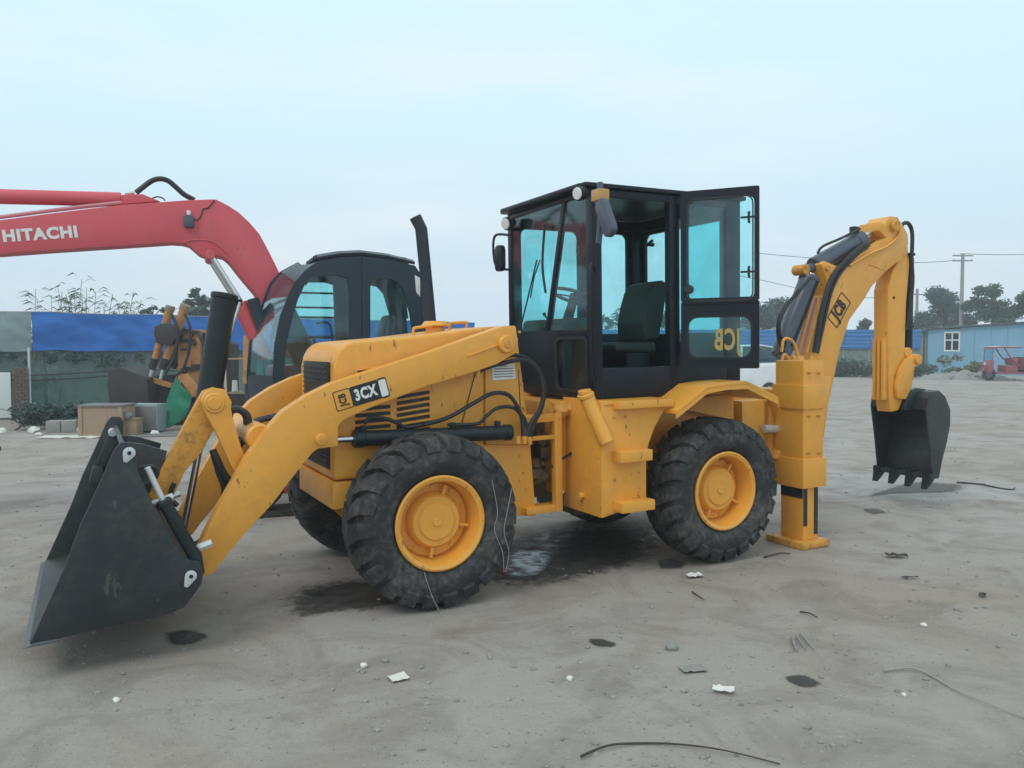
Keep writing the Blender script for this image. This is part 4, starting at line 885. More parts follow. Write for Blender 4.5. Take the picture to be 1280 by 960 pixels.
# dipper arm hanging down
DP = [(5.183, 2.142), (5.253, 2.334), (5.373, 2.465), (5.482, 2.598), (5.510, 2.406), (5.467, 2.001), (5.450, 1.514), (5.577, 1.463), (5.616, 1.363), (5.569, 1.143), (5.445, 1.050), (5.360, 0.923), (5.250, 0.913), (5.223, 1.036), (5.192, 1.520)]
s = MB(); s.py(DP, .75, .915, .010); dip = s.build('dipper_arm', M['yellow'], LDR)
x0_ = DP[-1][0]
for yy in (.765, .815, .865):
    zz_ = [p[1] for p in [(5.166, 1.648), (5.223, 1.036)]]
    s = MB(); s.box(x0_ - .045, x0_ + .01, yy, yy + .03, zz_[1], zz_[0], .006); s.build('wear_rib', M['yellow'], dip)
p = [(5.269, 2.063)][0]; s = MB(); s.cyl((p[0], .742, p[1]), (p[0], .752, p[1]), .014, None, 10); s.build('grease_point', M['slate'], dip)
s = MB(); s.tube([(5.507, 0.740, 2.501), (5.548, 0.740, 2.285), (5.527, 0.740, 2.042), (5.494, 0.740, 1.823), (5.470, 0.740, 1.742)], .018, 8, 4); s.tube([(5.675, 0.860, 2.520), (5.692, 0.860, 2.256), (5.671, 0.860, 1.967), (5.664, 0.860, 1.635)], .022, 8, 4); s.build('hose', M['hose'], dip)
for q in [(5.519, 0.740, 2.502), (5.507, 0.740, 1.774)]:
    s = MB(); s.box(q[0] - .04, q[0] + .04, .72, .80, q[2] - .015, q[2] + .015, .005); s.build('hose_clamp', M['slate'], dip)
q = [(5.622, 0.840, 2.483), (5.612, 0.840, 1.544)]; s = MB(); s.cyl(q[0], q[1], .050, None, 20); s.build('bucket_cylinder', M['slate'], dip)
LK = [(5.293, 1.050), (5.267, 1.165), (5.313, 1.324), (5.410, 1.443), (5.559, 1.496), (5.674, 1.461), (5.650, 1.388), (5.549, 1.358), (5.500, 1.269), (5.490, 1.139), (5.416, 1.036)]
for y in (.705, .925):
    s = MB(); s.py(LK, y, y + .035, .008); s.build('tipping_link', M['yellow'], LDR)
p = [(5.582, 1.439)][0]; s = MB(); s.cyl((p[0], .68, p[1]), (p[0], .99, p[1]), .05, None, 18); s.build('link_pin', M['yellow'], LDR)
p = [(5.496, 1.506)][0]; s = MB(); s.cyl((p[0], .735, p[1]), (p[0], .93, p[1]), .055, None, 18); s.build('link_pin', M['yellow'], LDR)
# digging bucket: D-shaped sides, curved back, opening towards the machine, four teeth
GY0, GY1 = .55, 1.20
SD = [(5.515, 0.937), (5.538, 1.048), (5.612, 1.109), (5.714, 1.121), (5.818, 1.051), (5.900, 0.916), (5.903, 0.768), (5.854, 0.590), (5.780, 0.406), (5.732, 0.229), (5.629, 0.239), (5.585, 0.544)]
s = MB()
for y in (GY0, GY1 - .022): s.py(SD, y, y + .022, .004)
cen = Vector((sum(p[0] for p in SD) / len(SD), sum(p[1] for p in SD) / len(SD)))
shl = SD[0:11]; o_ = []
for x, z in shl:
    d = (cen - Vector((x, z))).normalized() * .02; o_.append((x + d.x, z + d.y))
for i in range(len(shl) - 1): s.py([shl[i], shl[i + 1], o_[i + 1], o_[i]], GY0 + .021, GY1 - .021, 0)
dgb = s.build('digging_bucket', M['steel_black'], LDR, 30)
lipc = SD[10]
s = MB(); s.box(lipc[0] - .05, lipc[0] + .08, GY0 - .012, GY1 + .012, lipc[1] - .012, lipc[1] + .035, .004); s.build('bucket_lip', M['steel_black'], dgb)
for k in range(4):
    y = GY0 + .04 + (GY1 - GY0 - .08) * k / 3
    s = MB(); s.rings([[(lipc[0] + sx * w_ + dx, y + sy * h_, lipc[1] + dz) for sx, sy in ((-1, -1), (1, -1), (1, 1), (-1, 1))] for (w_, h_, dx, dz) in ((.05, .034, -.01, .05), (.045, .036, -.02, -.03), (.014, .026, -.08, -.115))]); s.build('tooth', M['slate'], dgb)
for y in (.70, .93):
    ear = [(5.381, 0.932), (5.453, 1.092), (5.578, 1.144), (5.706, 1.130), (5.836, 1.058), (5.865, 0.957), (5.658, 0.901)]; s = MB(); s.py(ear, y, y + .035, .006); s.build('bucket_ear', M['steel_black'], dgb)

# welds, bolts and grease on the yellow frame
wb = MB(); e_ = x0 - .002
for z in (TKP[0][1] - .03,): wb.bar((TKP[0][0] + .02, .097, z), (TKP[0][0] + .42, .097, z), .006, .008)
wb.bar((TKP[0][0] + .03, .097, TKP[1][1] + .03), (TKP[0][0] + .36, .097, TKP[1][1] + .035), .006, .008)
wb.build('weld_seam', M['yellow_worn'], tank)
for (x, z) in [(1.562, 0.843), (1.594, 0.466), (1.494, 1.132), (1.396, 1.137), (1.392, 0.685), (1.390, 0.478)]:
    s = MB(); s.cyl((x, .088, z), (x, .102, z), .012, None, 6); s.build('bolt', M['yellow_worn'], tank)
for (x, z) in [(3.289, 1.391), (3.401, 1.387), (3.292, 1.037), (3.403, 1.031), (3.284, 0.735), (3.415, 0.724)]:
    s = MB(); s.cyl((x, .028, z), (x, .062, z), .011, None, 6); s.build('bolt', M['yellow_worn'], LDR)
for (x, z) in [(0.882, 1.750), (0.895, 1.374), (0.906, 1.198), (0.610, 0.997), (0.889, 0.977)]:
    s = MB(); s.cyl((x - .02, .503, z), (x - .02, .518, z), .011, None, 6); s.build('bolt', M['yellow_worn'], tower)

# ================================================================== the red excavator behind
EXC = empty('excavator', (-1.66, 8.3, 0), (0, 0, R(22)))
tag(EXC, 'red tracked excavator with charcoal cab and long boom parked behind the yellow loader', 'excavator')
def resample(poly, n):
    P = [Vector((a, b, 0)) for a, b in poly]; L = [(P[(i + 1) % len(P)] - P[i]).length for i in range(len(P))]; T = sum(L); out = []; i = 0; acc = 0
    for k in range(n):
        d = T * k / n
        while acc + L[i] < d: acc += L[i]; i += 1
        t = (d - acc) / L[i]; q = P[i].lerp(P[(i + 1) % len(P)], t); out.append((q.x, q.y))
    return out
# tracks
for y0 in (-.28, 1.55):
    y1 = y0 + .42
    m = MB(); zt, r = .62, .31
    loop = [(-.95 + r * math.cos(R(a)), r + r * math.sin(R(a))) for a in range(90, 271, 18)] + [(1.55 + r * math.cos(R(a)), r + r * math.sin(R(a))) for a in range(-90, 91, 18)]
    inn = [(-.95 + (r - .05) * math.cos(R(a)), r + (r - .05) * math.sin(R(a))) for a in range(90, 271, 18)] + [(1.55 + (r - .05) * math.cos(R(a)), r + (r - .05) * math.sin(R(a))) for a in range(-90, 91, 18)]
    hoop(m, loop, inn, lambda x, z: (x, y0, z), (0, y1 - y0, 0))
    tr = m.build('track', M['tyre'], EXC)
    tot = 2.5 * 2 + 2 * math.pi * r; n = 44
    pad = None
    for k in range(n):
        d = tot * k / n
        if d < 2.5: p, nz_ = (-.95 + d, 2 * r), (0, 1)
        elif d < 2.5 + math.pi * r: a = R(90) - (d - 2.5) / r; p, nz_ = (1.55 + r * math.cos(a), r + r * math.sin(a)), (math.cos(a), math.sin(a))
        elif d < 5 + math.pi * r: p, nz_ = (1.55 - (d - 2.5 - math.pi * r), 0.0), (0, -1)
        else: a = R(-90) - (d - 5 - math.pi * r) / r; p, nz_ = (-.95 + r * math.cos(a), r + r * math.sin(a)), (math.cos(a), math.sin(a))
        if pad is None:
            mm = MB(); mm.box(-.05, .05, y0 - .01, y1 + .01, -.012, .012, .004).box(-.008, .008, y0, y1, .012, .03); pad = mm.mesh('track_pad', M['maroon'])
        ang_ = math.atan2(nz_[0], nz_[1])
        link_mesh('track_pad', pad, tr, Matrix.Translation((p[0] , 0, max(p[1], .02) if nz_[1] < -.5 else p[1])) @ Matrix.Rotation(ang_, 4, 'Y'))
    for x in (-.95, -.3, .3, .9, 1.55):
        m = MB(); big = x in (-.95, 1.55); rr = .24 if big else .10
        m.cyl((x, y0 + .06, .31 if big else .16), (x, y1 - .06, .31 if big else .16), rr, None, 20); m.build('track_roller', M['dark_void'], tr)
    m = MB(); m.box(-.8, 1.4, y0 + .12, y1 - .10, .20, .46, .03); m.build('track_frame', M['red'], tr)
m = MB(); m.box(-.5, 1.0, .14, 1.55, .30, .62, .04); m.cyl((.35, .85, .6), (.35, .85, .78), .55, None, 32); m.build('undercarriage', M['maroon'], EXC)
# house
m = MB(); m.py([(-.75, .78), (1.55, .78), (1.78, 1.0), (1.80, 1.45), (1.70, 1.56), (.85, 1.58), (.80, 1.02), (-.75, 1.00)], .02, 1.85, .04, 3); m.box(-.70, .8, 1.22, 1.85, 1.0, 1.45, .06, 3); house = m.build('house', M['red'], EXC)
m = MB(); m.pz([(1.55, .05), (1.85, .25), (1.95, .95), (1.85, 1.62), (1.55, 1.82)], .76, 1.40, .05, 3); m.build('counterweight', M['red'], house)
m = MB(); m.cyl((1.2, 1.5, 1.5), (1.2, 1.5, 1.85), .05, None, 16); m.build('muffler', M['ex_cab'], house)
# cab
CW = .95
front = [(-0.765, 1.064), (-0.792, 1.370), (-0.772, 1.690), (-0.715, 1.962), (-0.651, 2.131), (-0.563, 2.318), (-0.459, 2.441), (-0.331, 2.535), (-0.113, 2.581), (0.109, 2.602), (0.102, 1.775), (0.096, 1.041)]
frontfar = [(-0.973, 1.034), (-0.985, 1.343), (-0.955, 1.694), (-0.832, 2.090), (-0.727, 2.365), (-0.605, 2.502), (-0.423, 2.606)] + front[7:]
fwin = [(-0.671, 1.126), (-0.684, 1.369), (-0.656, 1.690), (-0.590, 1.964), (-0.542, 2.126), (-0.477, 2.272), (-0.413, 2.363), (-0.317, 2.386), (-0.123, 2.392), (-0.033, 2.367), (-0.014, 1.774), (-0.020, 1.110)]
fwinfar = [(b[0] + .10 if i < 7 else fwin[i][0], fwin[i][1]) for i, b in enumerate(frontfar)]
fwinfar[0] = (fwinfar[0][0], fwin[0][1])
rear = [(0.114, 2.603), (0.387, 2.581), (0.680, 2.525), (0.750, 2.418), (0.810, 1.993), (0.852, 1.607), (0.867, 1.046), (0.101, 1.066)]
rwin = [(0.199, 2.358), (0.326, 2.387), (0.480, 2.358), (0.548, 2.276), (0.625, 2.016), (0.667, 1.761), (0.682, 1.351), (0.191, 1.357)]
m = MB(); N = 40
for y in (.0, CW - .06):
    hoop(m, front if y < .5 else frontfar, fwin if y < .5 else fwinfar, lambda x, z: (x, y, z), (0, .06, 0))
    hoop(m, rear, rwin, lambda x, z: (x, y, z), (0, .06, 0))
top = front[5:10] + rear[1:3]
topfar = frontfar[5:10] + rear[1:3]
def span(near, far, y0, y1, th):
    """sheet between the near and the far frame edge"""
    m.sheet([[(a[0], y0, a[1]), ((a[0] + b[0]) / 2 - .03, (y0 + y1) / 2, (a[1] + b[1]) / 2 + .01), (b[0], y1, b[1])] for a, b in zip(near, far)], th)
# roof sheet, front bottom panel, rear wall
span(top, topfar, .03, CW - .03, .04)
span(front[0:2], frontfar[0:2], .03, CW - .03, .04)
q = rear[3:7]; 
m.py([q[2], q[3], (q[3][0] - .05, q[3][1]), (q[2][0] - .05, q[2][1])], .06, CW - .06)
m.py([rear[2], q[0], q[1], (q[1][0] - .05, q[1][1]), (q[0][0] - .05, q[0][1]), (rear[2][0] - .05, rear[2][1] - .02)], .06, .16)
m.py([rear[2], q[0], q[1], (q[1][0] - .05, q[1][1]), (q[0][0] - .05, q[0][1]), (rear[2][0] - .05, rear[2][1] - .02)], CW - .16, CW - .06)
zb_ = min(front[0][1], rear[6][1])
m.box(front[0][0] + .1, rear[6][0] - .02, .0 + .005, CW, .99, zb_ + .06, .01)
ecab = m.build('cab_frame', M['ex_cab'], EXC, 25)
rp = MB(); tp_, tf_ = front[7:10] + rear[1:3], frontfar[7:10] + rear[1:3]
rp.sheet([[(a[0], .03, a[1] + .012), (a[0], .12, a[1] + .045), (b[0], CW - .12, b[1] + .045), (b[0], CW - .03, b[1] + .012)] for a, b in zip(tp_, tf_)], -.03); rp.build('cab_roof', M['ex_cab'], ecab, 60)
def epane(name, pts, mat='glass_ex'): mm = MB(); mm.extr(pts, (0, .006, 0)); mm.build(name, M[mat], ecab, 0)
epane('side_window', [(x, .03, z) for x, z in fwin]); epane('side_window', [(x, CW - .035, z) for x, z in fwinfar])
for y in (.03, CW - .035): epane('rear_side_window', [(x, y, z) for x, z in rwin])
mm = MB(); mm.sheet([[(a[0] + .015, .05, a[1]), ((a[0] + b[0]) / 2 - .02, CW / 2, (a[1] + b[1]) / 2), (b[0] + .015, CW - .05, b[1])] for a, b in zip(front[1:6], frontfar[1:6])], .006); mm.build('windscreen', M['glass_ex'], ecab, 60)
for pxs in ('366', '384', '397', '421', '440'):
    pass
bars = [p[1] for p in [(0.177, 2.272), (0.176, 2.108), (0.175, 1.998), (0.173, 1.769)]]
for z in bars:
    mm = MB(); mm.cyl((fwin[2][0] - .05, CW + .01, z), (fwin[9][0] + .02, CW + .01, z), .012, None, 8); mm.build('guard_bar', M['black'], ecab)
mm = MB(); q = [(0.673, 0.040, 2.427), (0.734, 0.040, 2.395), (0.733, 0.040, 2.190), (0.689, 0.040, 2.240)]; mm.extr(q, (0, -.05, 0), .01); mm.build('lamp', M['lens'], ecab)
for pts in ([(-0.365, 0.150, 2.557), (-0.357, 0.150, 2.590), (-0.300, 0.150, 2.601), (-0.284, 0.150, 2.577)], [(0.536, 0.150, 2.585), (0.545, 0.150, 2.620), (0.615, 0.150, 2.614), (0.623, 0.150, 2.572)]): # two eyes on the roof edge
    pass
for pts in ([(-0.373, 0.100, 2.543), (-0.364, 0.100, 2.585), (-0.308, 0.100, 2.595), (-0.292, 0.100, 2.563)], [(0.523, 0.100, 2.571), (0.532, 0.100, 2.614), (0.602, 0.100, 2.608), (0.610, 0.100, 2.558)]):
    mm = MB(); mm.tube(pts, .011, 6, 0); mm.build('lifting_eye', M['ex_cab'], ecab)
p = [(-0.515, 0.060, 2.388), (-0.549, 0.060, 2.242), (-0.613, 0.060, 2.127), (-0.692, 0.060, 2.093)]; p2 = [(-0.699, 0.040, 2.316), (-0.755, 0.040, 2.131), (-0.788, 0.040, 1.970), (-0.814, 0.040, 1.730)]
q = [(-0.708, 0.300, 1.981), (-0.759, 0.300, 1.774), (-0.793, 0.300, 1.609)]; mm = MB(); mm.tube(q, .008, 6, 0); mm.tube([(-0.682, 0.300, 2.122), (-0.733, 0.300, 1.940), (-0.775, 0.300, 1.733)], .012, 6, 0); mm.build('wiper', M['hose'], ecab)
# seat and levers inside
mm = MB(); mm.box(-.05, .40, .28, .70, 1.25, 1.42, .05, 3); mm.py([(.30, 1.40), (.42, 1.40), (.55, 2.0), (.46, 2.02)], .30, .68, .05, 3); mm.build('operator_seat', M['seat'], EXC)
mm = MB(); mm.box(-.30, .3, .10, .26, 1.1, 1.55, .04); mm.box(-.30, .3, .72, .86, 1.1, 1.55, .04); mm.cyl((-.3, .2, 1.5), (-.36, .2, 1.75), .015).cyl((-.3, .8, 1.5), (-.36, .8, 1.75), .015); mm.build('control_console', M['dark_void'], EXC)
# guard rail seen past the cab
mm = MB(); mm.tube([(-0.151, 1.450, 1.946), (-0.028, 1.450, 1.957), (0.028, 1.450, 1.891), (0.045, 1.450, 1.698), (0.043, 1.450, 1.505)], .014, 6, 3); mm.tube([(-0.287, 1.500, 1.784), (-0.003, 1.500, 1.785), (0.131, 1.500, 1.786), (0.159, 1.500, 1.718), (0.158, 1.500, 1.553)], .014, 6, 3); mm.build('guard_rail', M['black'], EXC)
# boom
BM = [(-3.745, 2.826), (-3.278, 2.915), (-2.861, 3.004), (-2.204, 3.136), (-1.548, 3.230), (-1.332, 3.253), (-1.267, 3.258), (-1.153, 3.205), (-1.039, 3.135), (-0.924, 3.029), (-0.824, 2.912), (-0.742, 2.758), (-0.625, 2.515), (-0.507, 2.233), (-0.310, 1.804), (-0.179, 1.531), (-0.377, 1.333), (-0.600, 1.740), (-0.784, 2.103), (-0.884, 2.259), (-1.024, 2.431), (-1.138, 2.583), (-1.195, 2.633), (-1.252, 2.648), (-1.309, 2.637), (-1.374, 2.634), (-1.438, 2.657), (-1.493, 2.706), (-1.548, 2.754), (-1.611, 2.768), (-1.713, 2.772), (-2.287, 2.703), (-2.869, 2.635), (-3.286, 2.581), (-3.752, 2.533)]
m = MB(); m.py(BM, .98, 1.28, .012); eb = m.build('boom', M['red'], EXC)
m = MB(); m.tube([(x, .975, z) for x, z in [(-1.611, 2.776), (-1.515, 2.802), (-1.419, 2.811), (-1.339, 2.807), (-1.258, 2.768), (-1.161, 2.677)]], .007, 6, 4); m.build('weld_seam', M['red'], eb)
m = MB(); m.tube([(x, 1.05, z + .02) for x, z in [(-3.749, 2.844), (-3.281, 2.934), (-2.575, 3.082), (-2.054, 3.174)]], .020, 8, 2); m.tube([(x, 1.18, z + .03) for x, z in [(-3.748, 2.859), (-3.281, 2.949), (-2.575, 3.090), (-2.054, 3.182)]], .018, 8, 2); m.build('oil_pipe', M['pink_line'], eb)  # pale tubes stand in for the highlight along the boom's top edge
lp = [(-3.261, 2.751), (-2.600, 2.833)]; lh = [(-2.934, 2.843), (-2.937, 2.731)]
la = math.atan2(lp[1][1] - lp[0][1], lp[1][0] - lp[0][0])
hx = lettering('HITACHI', (lh[0][1] - lh[1][1]) * 1.38, M['white'], eb, None, .05, .0015, 1.0)
wd = max(v.co.x for v in hx.data.vertices) - min(v.co.x for v in hx.data.vertices)
hx.data.transform(Matrix.Diagonal(((lp[1][0] - lp[0][0]) / wd, 1, 1, 1)))
hx.matrix_local = face_mtx(((lp[0][0] + lp[1][0]) / 2, .976, (lp[0][1] + lp[1][1]) / 2), la)
p = [(-1.544, 3.004)][0]; m = MB(); m.box(p[0] - .05, p[0] + .05, .92, .98, p[1] - .07, p[1] + .06, .02); m.build('work_lamp', M['greyblue'], eb)
m = MB(); m.box(p[0] - .02, p[0] + .02, .93, .97, p[1] + .06, p[1] + .11, .01); m.build('lamp_cap', M['white'], eb)
m = MB(); m.tube([(x, .975, z) for x, z in [(-1.527, 3.035), (-1.456, 3.023), (-1.415, 3.085), (-1.398, 3.146), (-1.349, 3.157), (-1.283, 3.247)]], .007, 6, 2); m.build('cable', M['maroon'], eb)
q = [(-2.228, 1.130, 3.234), (-1.936, 1.130, 3.212)]; m = MB(); m.py([(a[0], a[2]) for a in [(-2.194, 1.050, 3.148), (-2.192, 1.050, 3.247), (-1.994, 1.050, 3.270), (-1.825, 1.050, 3.206)]], 1.02, 1.24, .01); m.build('cylinder_bracket', M['red'], eb)
q = [(-3.772, 1.130, 3.150), (-3.300, 1.130, 3.155), (-2.198, 1.130, 3.215)]; m = MB(); m.cyl(q[0], q[2], .075, None, 24); ac = m.build('arm_cylinder', M['red'], EXC)
m = MB(); q2 = [(-2.166, 1.130, 3.280), (-2.074, 1.130, 3.295)]; m.tube(q2, .02, 8, 0); m.build('hose_fitting', M['silver'], ac)
m = MB(); m.tube([(-2.057, 1.100, 3.291), (-1.979, 1.100, 3.364), (-1.900, 1.100, 3.429), (-1.822, 1.100, 3.456), (-1.743, 1.100, 3.441), (-1.665, 1.100, 3.379), (-1.587, 1.100, 3.308), (-1.483, 1.100, 3.255)], .028, 8, 5); m.build('hose', M['hose'], eb)
m = MB(); m.tube([(-1.903, 1.100, 3.243), (-1.848, 1.100, 3.264), (-1.794, 1.100, 3.250), (-1.779, 1.100, 3.226)], .008, 6, 3); m.build('hose', M['slate'], eb)
q = [(-1.335, 0.900, 2.653), (-1.033, 0.900, 2.146), (-0.765, 0.900, 1.535)]
for y in (.90, 1.36):
    a, b, c = [Vector((v[0], y, v[2])) for v in q]
    m = MB(); m.cyl(b, c, .07, None, 24); bcy = m.build('boom_cylinder', M['red'], EXC)
    m = MB(); m.cyl(a, b, .030, None, 16); m.build('cylinder_rod', M['chrome'], bcy)
q = [(-1.335, 2.644)][0]; m = MB(); m.cyl((q[0], .84, q[1]), (q[0], 1.42, q[1]), .05, None, 16); m.build('boom_pin', M['red'], eb)
q = [(-0.915, 0.800, 2.187), (-0.812, 0.800, 1.824)]; m = MB(); m.cyl(q[1], q[0], .062, None, 18); m.build('pipe_guard', M['ex_cab'], EXC)
# arm and bucket beyond the left edge
tx, tz = BM[0][0], BM[0][1] - .14
m = MB(); m.py([(tx - .10, tz + .35), (tx + .10, tz + .40), (tx + .08, tz - .1), (tx - .12, tz - 1.55), (tx - .28, tz - 1.55), (tx - .25, tz - .1)], 1.02, 1.24, .012); m.build('arm', M['red'], EXC)
m = MB(); m.py([(tx - .30, tz - 1.5), (tx - .05, tz - 1.5), (tx + .25, tz - 1.75), (tx + .35, tz - 2.1), (tx + .1, tz - 2.3), (tx - .45, tz - 2.2)], .85, 1.41, .02); m.build('digging_bucket', M['maroon'], EXC)

# ================================================================== the wall and tarps on the left
BYAW = math.atan2(10.4, 13.4)
BM4 = Matrix.Translation((-15, 16.3, 0)) @ Matrix.Rotation(BYAW, 4, 'Z')
def inB(o): o.matrix_world = BM4; return o
wall_root = empty('concrete_wall', (-15, 16.3, 0), (0, 0, BYAW)); tag(wall_root, 'stained grey concrete wall below the blue and grey tarps', 'wall')
m = MB(); m.box(-8, 24, 0, .2, 0, 1.75, 0); m.build('wall_face', M['wall'], wall_root)
for k in range(11):
    m = MB(); m.box(-8 + 3.2 * k, -7.75 + 3.2 * k, -.07, -.002, 0, 1.72, .01); m.build('wall_pier', M['wall'], wall_root)
def tarp(name, s0, s1, z0, z1, mat, label, cat, seed):
    g = []; n = int((s1 - s0) / .09); rz = 16
    for i in range(n + 1):
        s = s0 + (s1 - s0) * i / n; row = []
        for j in range(rz + 1):
            t = j / rz; zt_ = z1 + .03 * noise.noise(Vector((s * .8, seed, 0))) - .03 * abs(math.sin(s * 1.3)); zb = z0 + .05 * noise.noise(Vector((s * 1.1, seed + 5, 0)))
            d = .055 * noise.noise(Vector((s * 1.5, t * 1.2, seed))) + .03 * noise.noise(Vector((s * 4 + t * 3, t * 2.5, seed + 9))) + .016 * noise.noise(Vector((s * 9 - t * 4, t * 6, seed)))
            row.append((s, -.14 + d * (1.2 if 0 < j < rz else .8), zb + (zt_ - zb) * t))
        g.append(row)
    m = MB(); m.sheet(g, .004); o = m.build(name, mat, None, 70); o.matrix_world = BM4; tag(o, label, cat)
    k = s0 + .05
    while k < s1:
        p = MB(); p.cyl((k, -.04, 1.4), (k, -.04, z1 - .03), .025, None, 8); p.build('support_post', M['wood'], o); k += 2.4
    return o
sB = [p[0] for p in [(4.510, 2.028), (8.623, 2.078)]]
zB = [p[1] for p in [(5.533, 2.508), (5.513, 1.572)]]
tarp('blue_tarp', sB[0], 17.3, zB[1], zB[0], M['tarp_blue'], 'bright blue tarp stretched along the top of the concrete wall', 'tarp', 1)
tarp('grey_tarp', -7, sB[0] - .01, zB[1] + .01, zB[0] + .01, M['tarp_grey'], 'pale grey tarp left of the blue tarp on the wall', 'tarp', 4)
m = MB(); m.tube([(24 * k / 40 - 7, -.11, zB[0] + .01 - .03 * abs(math.sin((24 * k / 40 - 7) * 1.3))) for k in range(41)], .014, 6, 0); o = inB(m.build('tarp_rope', M['cord'])); tag(o, 'rope along the top edge of the tarps', 'rope')
p = [(4.409, 1.557), (4.368, -0.187)]
m = MB(); m.cyl((p[0][0], -.35, 0), (p[0][0], -.35, p[0][1] + .1), .03, None, 10); o = inB(m.build('net_post', M['silver'])); tag(o, 'thin pale post under the seam between the two tarps', 'post')
# green netting hung from lines
g = []
for i in range(40):
    t = i / 39; s = p[0][0] + .05 + 4.2 * t; top_ = .98 + .18 * (2 * t - 1) ** 2 + .05 * math.sin(t * 9); g.append([(s, -.32 + .06 * math.sin(s * 5) + .05 * noise.noise(Vector((s * 2, j, 0))), .05 + (top_ - .05) * j / 8) for j in range(9)])
m = MB(); m.sheet(g); o = inB(m.build('green_net', M['net'], None, 80)); tag(o, 'thin green netting sagging in front of the concrete wall', 'netting')
for z in (1.12, 1.0):
    m = MB(); m.tube([(p[0][0] - 2.5 + 7.2 * k / 10, -.36, z + .06 * math.cos(k * .9) - .012 * k) for k in range(11)], .016, 6, 3); o = inB(m.build('net_line', M['wire'])); tag(o, ('upper' if z > 1.05 else 'lower') + ' of two dark cables sagging along the wall above the green netting', 'cable', 'cables along the wall')
# brick pillar and white sheet at the far left
q = [(4.085, 1.134), (4.371, 1.129), (4.346, 0.065)]
br = empty('brick_pillar', (-15, 16.3, 0), (0, 0, BYAW)); tag(br, 'short dull brick pillar against the wall at the left edge', 'pillar')
m = MB(); m.box(q[0][0] + .01, q[1][0] - .01, -.44, -.02, 0, q[0][1] - .01); m.build('mortar_core', M['concrete_block'], br)
bw, bh = (q[1][0] - q[0][0]) / 2, .075; brick_me = None; z = .005; row = 0
mm = MB(); mm.box(-bw / 2 + .006, bw / 2 - .006, -.05, .05, 0, bh - .012, .004, 1); brick_me = mm.mesh('brick', M['brick'])
while z < q[0][1]:
    for k in range(2 + row % 2):
        b = link_mesh('brick', brick_me, br); off = (0 if row % 2 == 0 else -.5)
        b.location = (q[0][0] + bw * (k + .5 + off), -.42 + random.uniform(-.008, .008), z); b.scale = (1 if row % 2 == 0 or k == 1 else .5, 1, 1)
        if row % 2 and k != 1: b.location.x += bw * (.25 if k == 0 else -.25)
    z += bh; row += 1
q = [(3.478, 1.091), (4.016, 1.081), (3.996, 0.235)]; m = MB(); m.box(q[0][0], q[1][0], -.50, -.46, .05, q[0][1], .008); o = inB(m.build('white_board', M['white'])); tag(o, 'pale board leaning on the wall at the left edge', 'board')

# ------------------------------------------------------------------ foliage helpers
def leaves(mb, blobs, n, size, rnd, flat=.5, long=1.0):
    """many small leaf faces spread through ellipsoid volumes, thicker near the outside"""
    tot = sum(b[3] ** 2 for b in blobs); bm = mb.bm
    for (x, y, z, r, *rest) in blobs:
        sz = rest[0] if rest else .8
        for _ in range(int(n * r * r / tot)):
            v = Vector((rnd.gauss(0, 1), rnd.gauss(0, 1), rnd.gauss(0, 1))).normalized() * r * (rnd.random() ** .38) * rnd.uniform(.72, 1.28)
            if noise.noise(Vector((x + v.x, y + v.y, z + v.z)) * (1.6 / max(r, .3)) + Vector((7, 3, 1))) < -.06: continue
            c = Vector((x + v.x, y + v.y, z + v.z * sz)); s = size * rnd.uniform(.6, 1.3)
            a = Vector((rnd.gauss(0, 1), rnd.gauss(0, 1), rnd.gauss(0, flat))).normalized(); b = a.cross(Vector((rnd.gauss(0, 1), rnd.gauss(0, 1), rnd.gauss(0, 1)))).normalized()
            vs = [bm.verts.new(c + p) for p in (-a * s * long, b * s * .5, a * s * long, -b * s * .5)]; bm.faces.new(vs)
def tree(name, base, blobs, n, size, mat, label, cat='tree', group=None, trunk_r=.12, seed=1, limbs=True):
    rnd = random.Random(seed); root = empty(name, base); tag(root, label, cat, group)
    loc = [(x - base[0], y - base[1], z - base[2], *r) for x, y, z, *r in blobs]
    m = MB(); leaves(m, loc, n, size, rnd); m.build('crown', mat, root, 0)
    if limbs:
        t = MB(); top_ = Vector((sum(b[0] for b in loc) / len(loc), sum(b[1] for b in loc) / len(loc), min(b[2] for b in loc)))
        t.tube([(0, 0, -.1), top_ * .5 + Vector((.1, 0, 0)), top_], lambda k: trunk_r * (1 - .35 * k), 8, 4)
        for b in loc: t.tube([top_ * .9, (top_ + Vector(b[:3])) * .5 + Vector((rnd.uniform(-.2, .2), 0, .1)), b[:3]], lambda k: trunk_r * .5 * (1 - .8 * k), 6, 4)
        t.build('trunk', M['bark'], root)
    return root
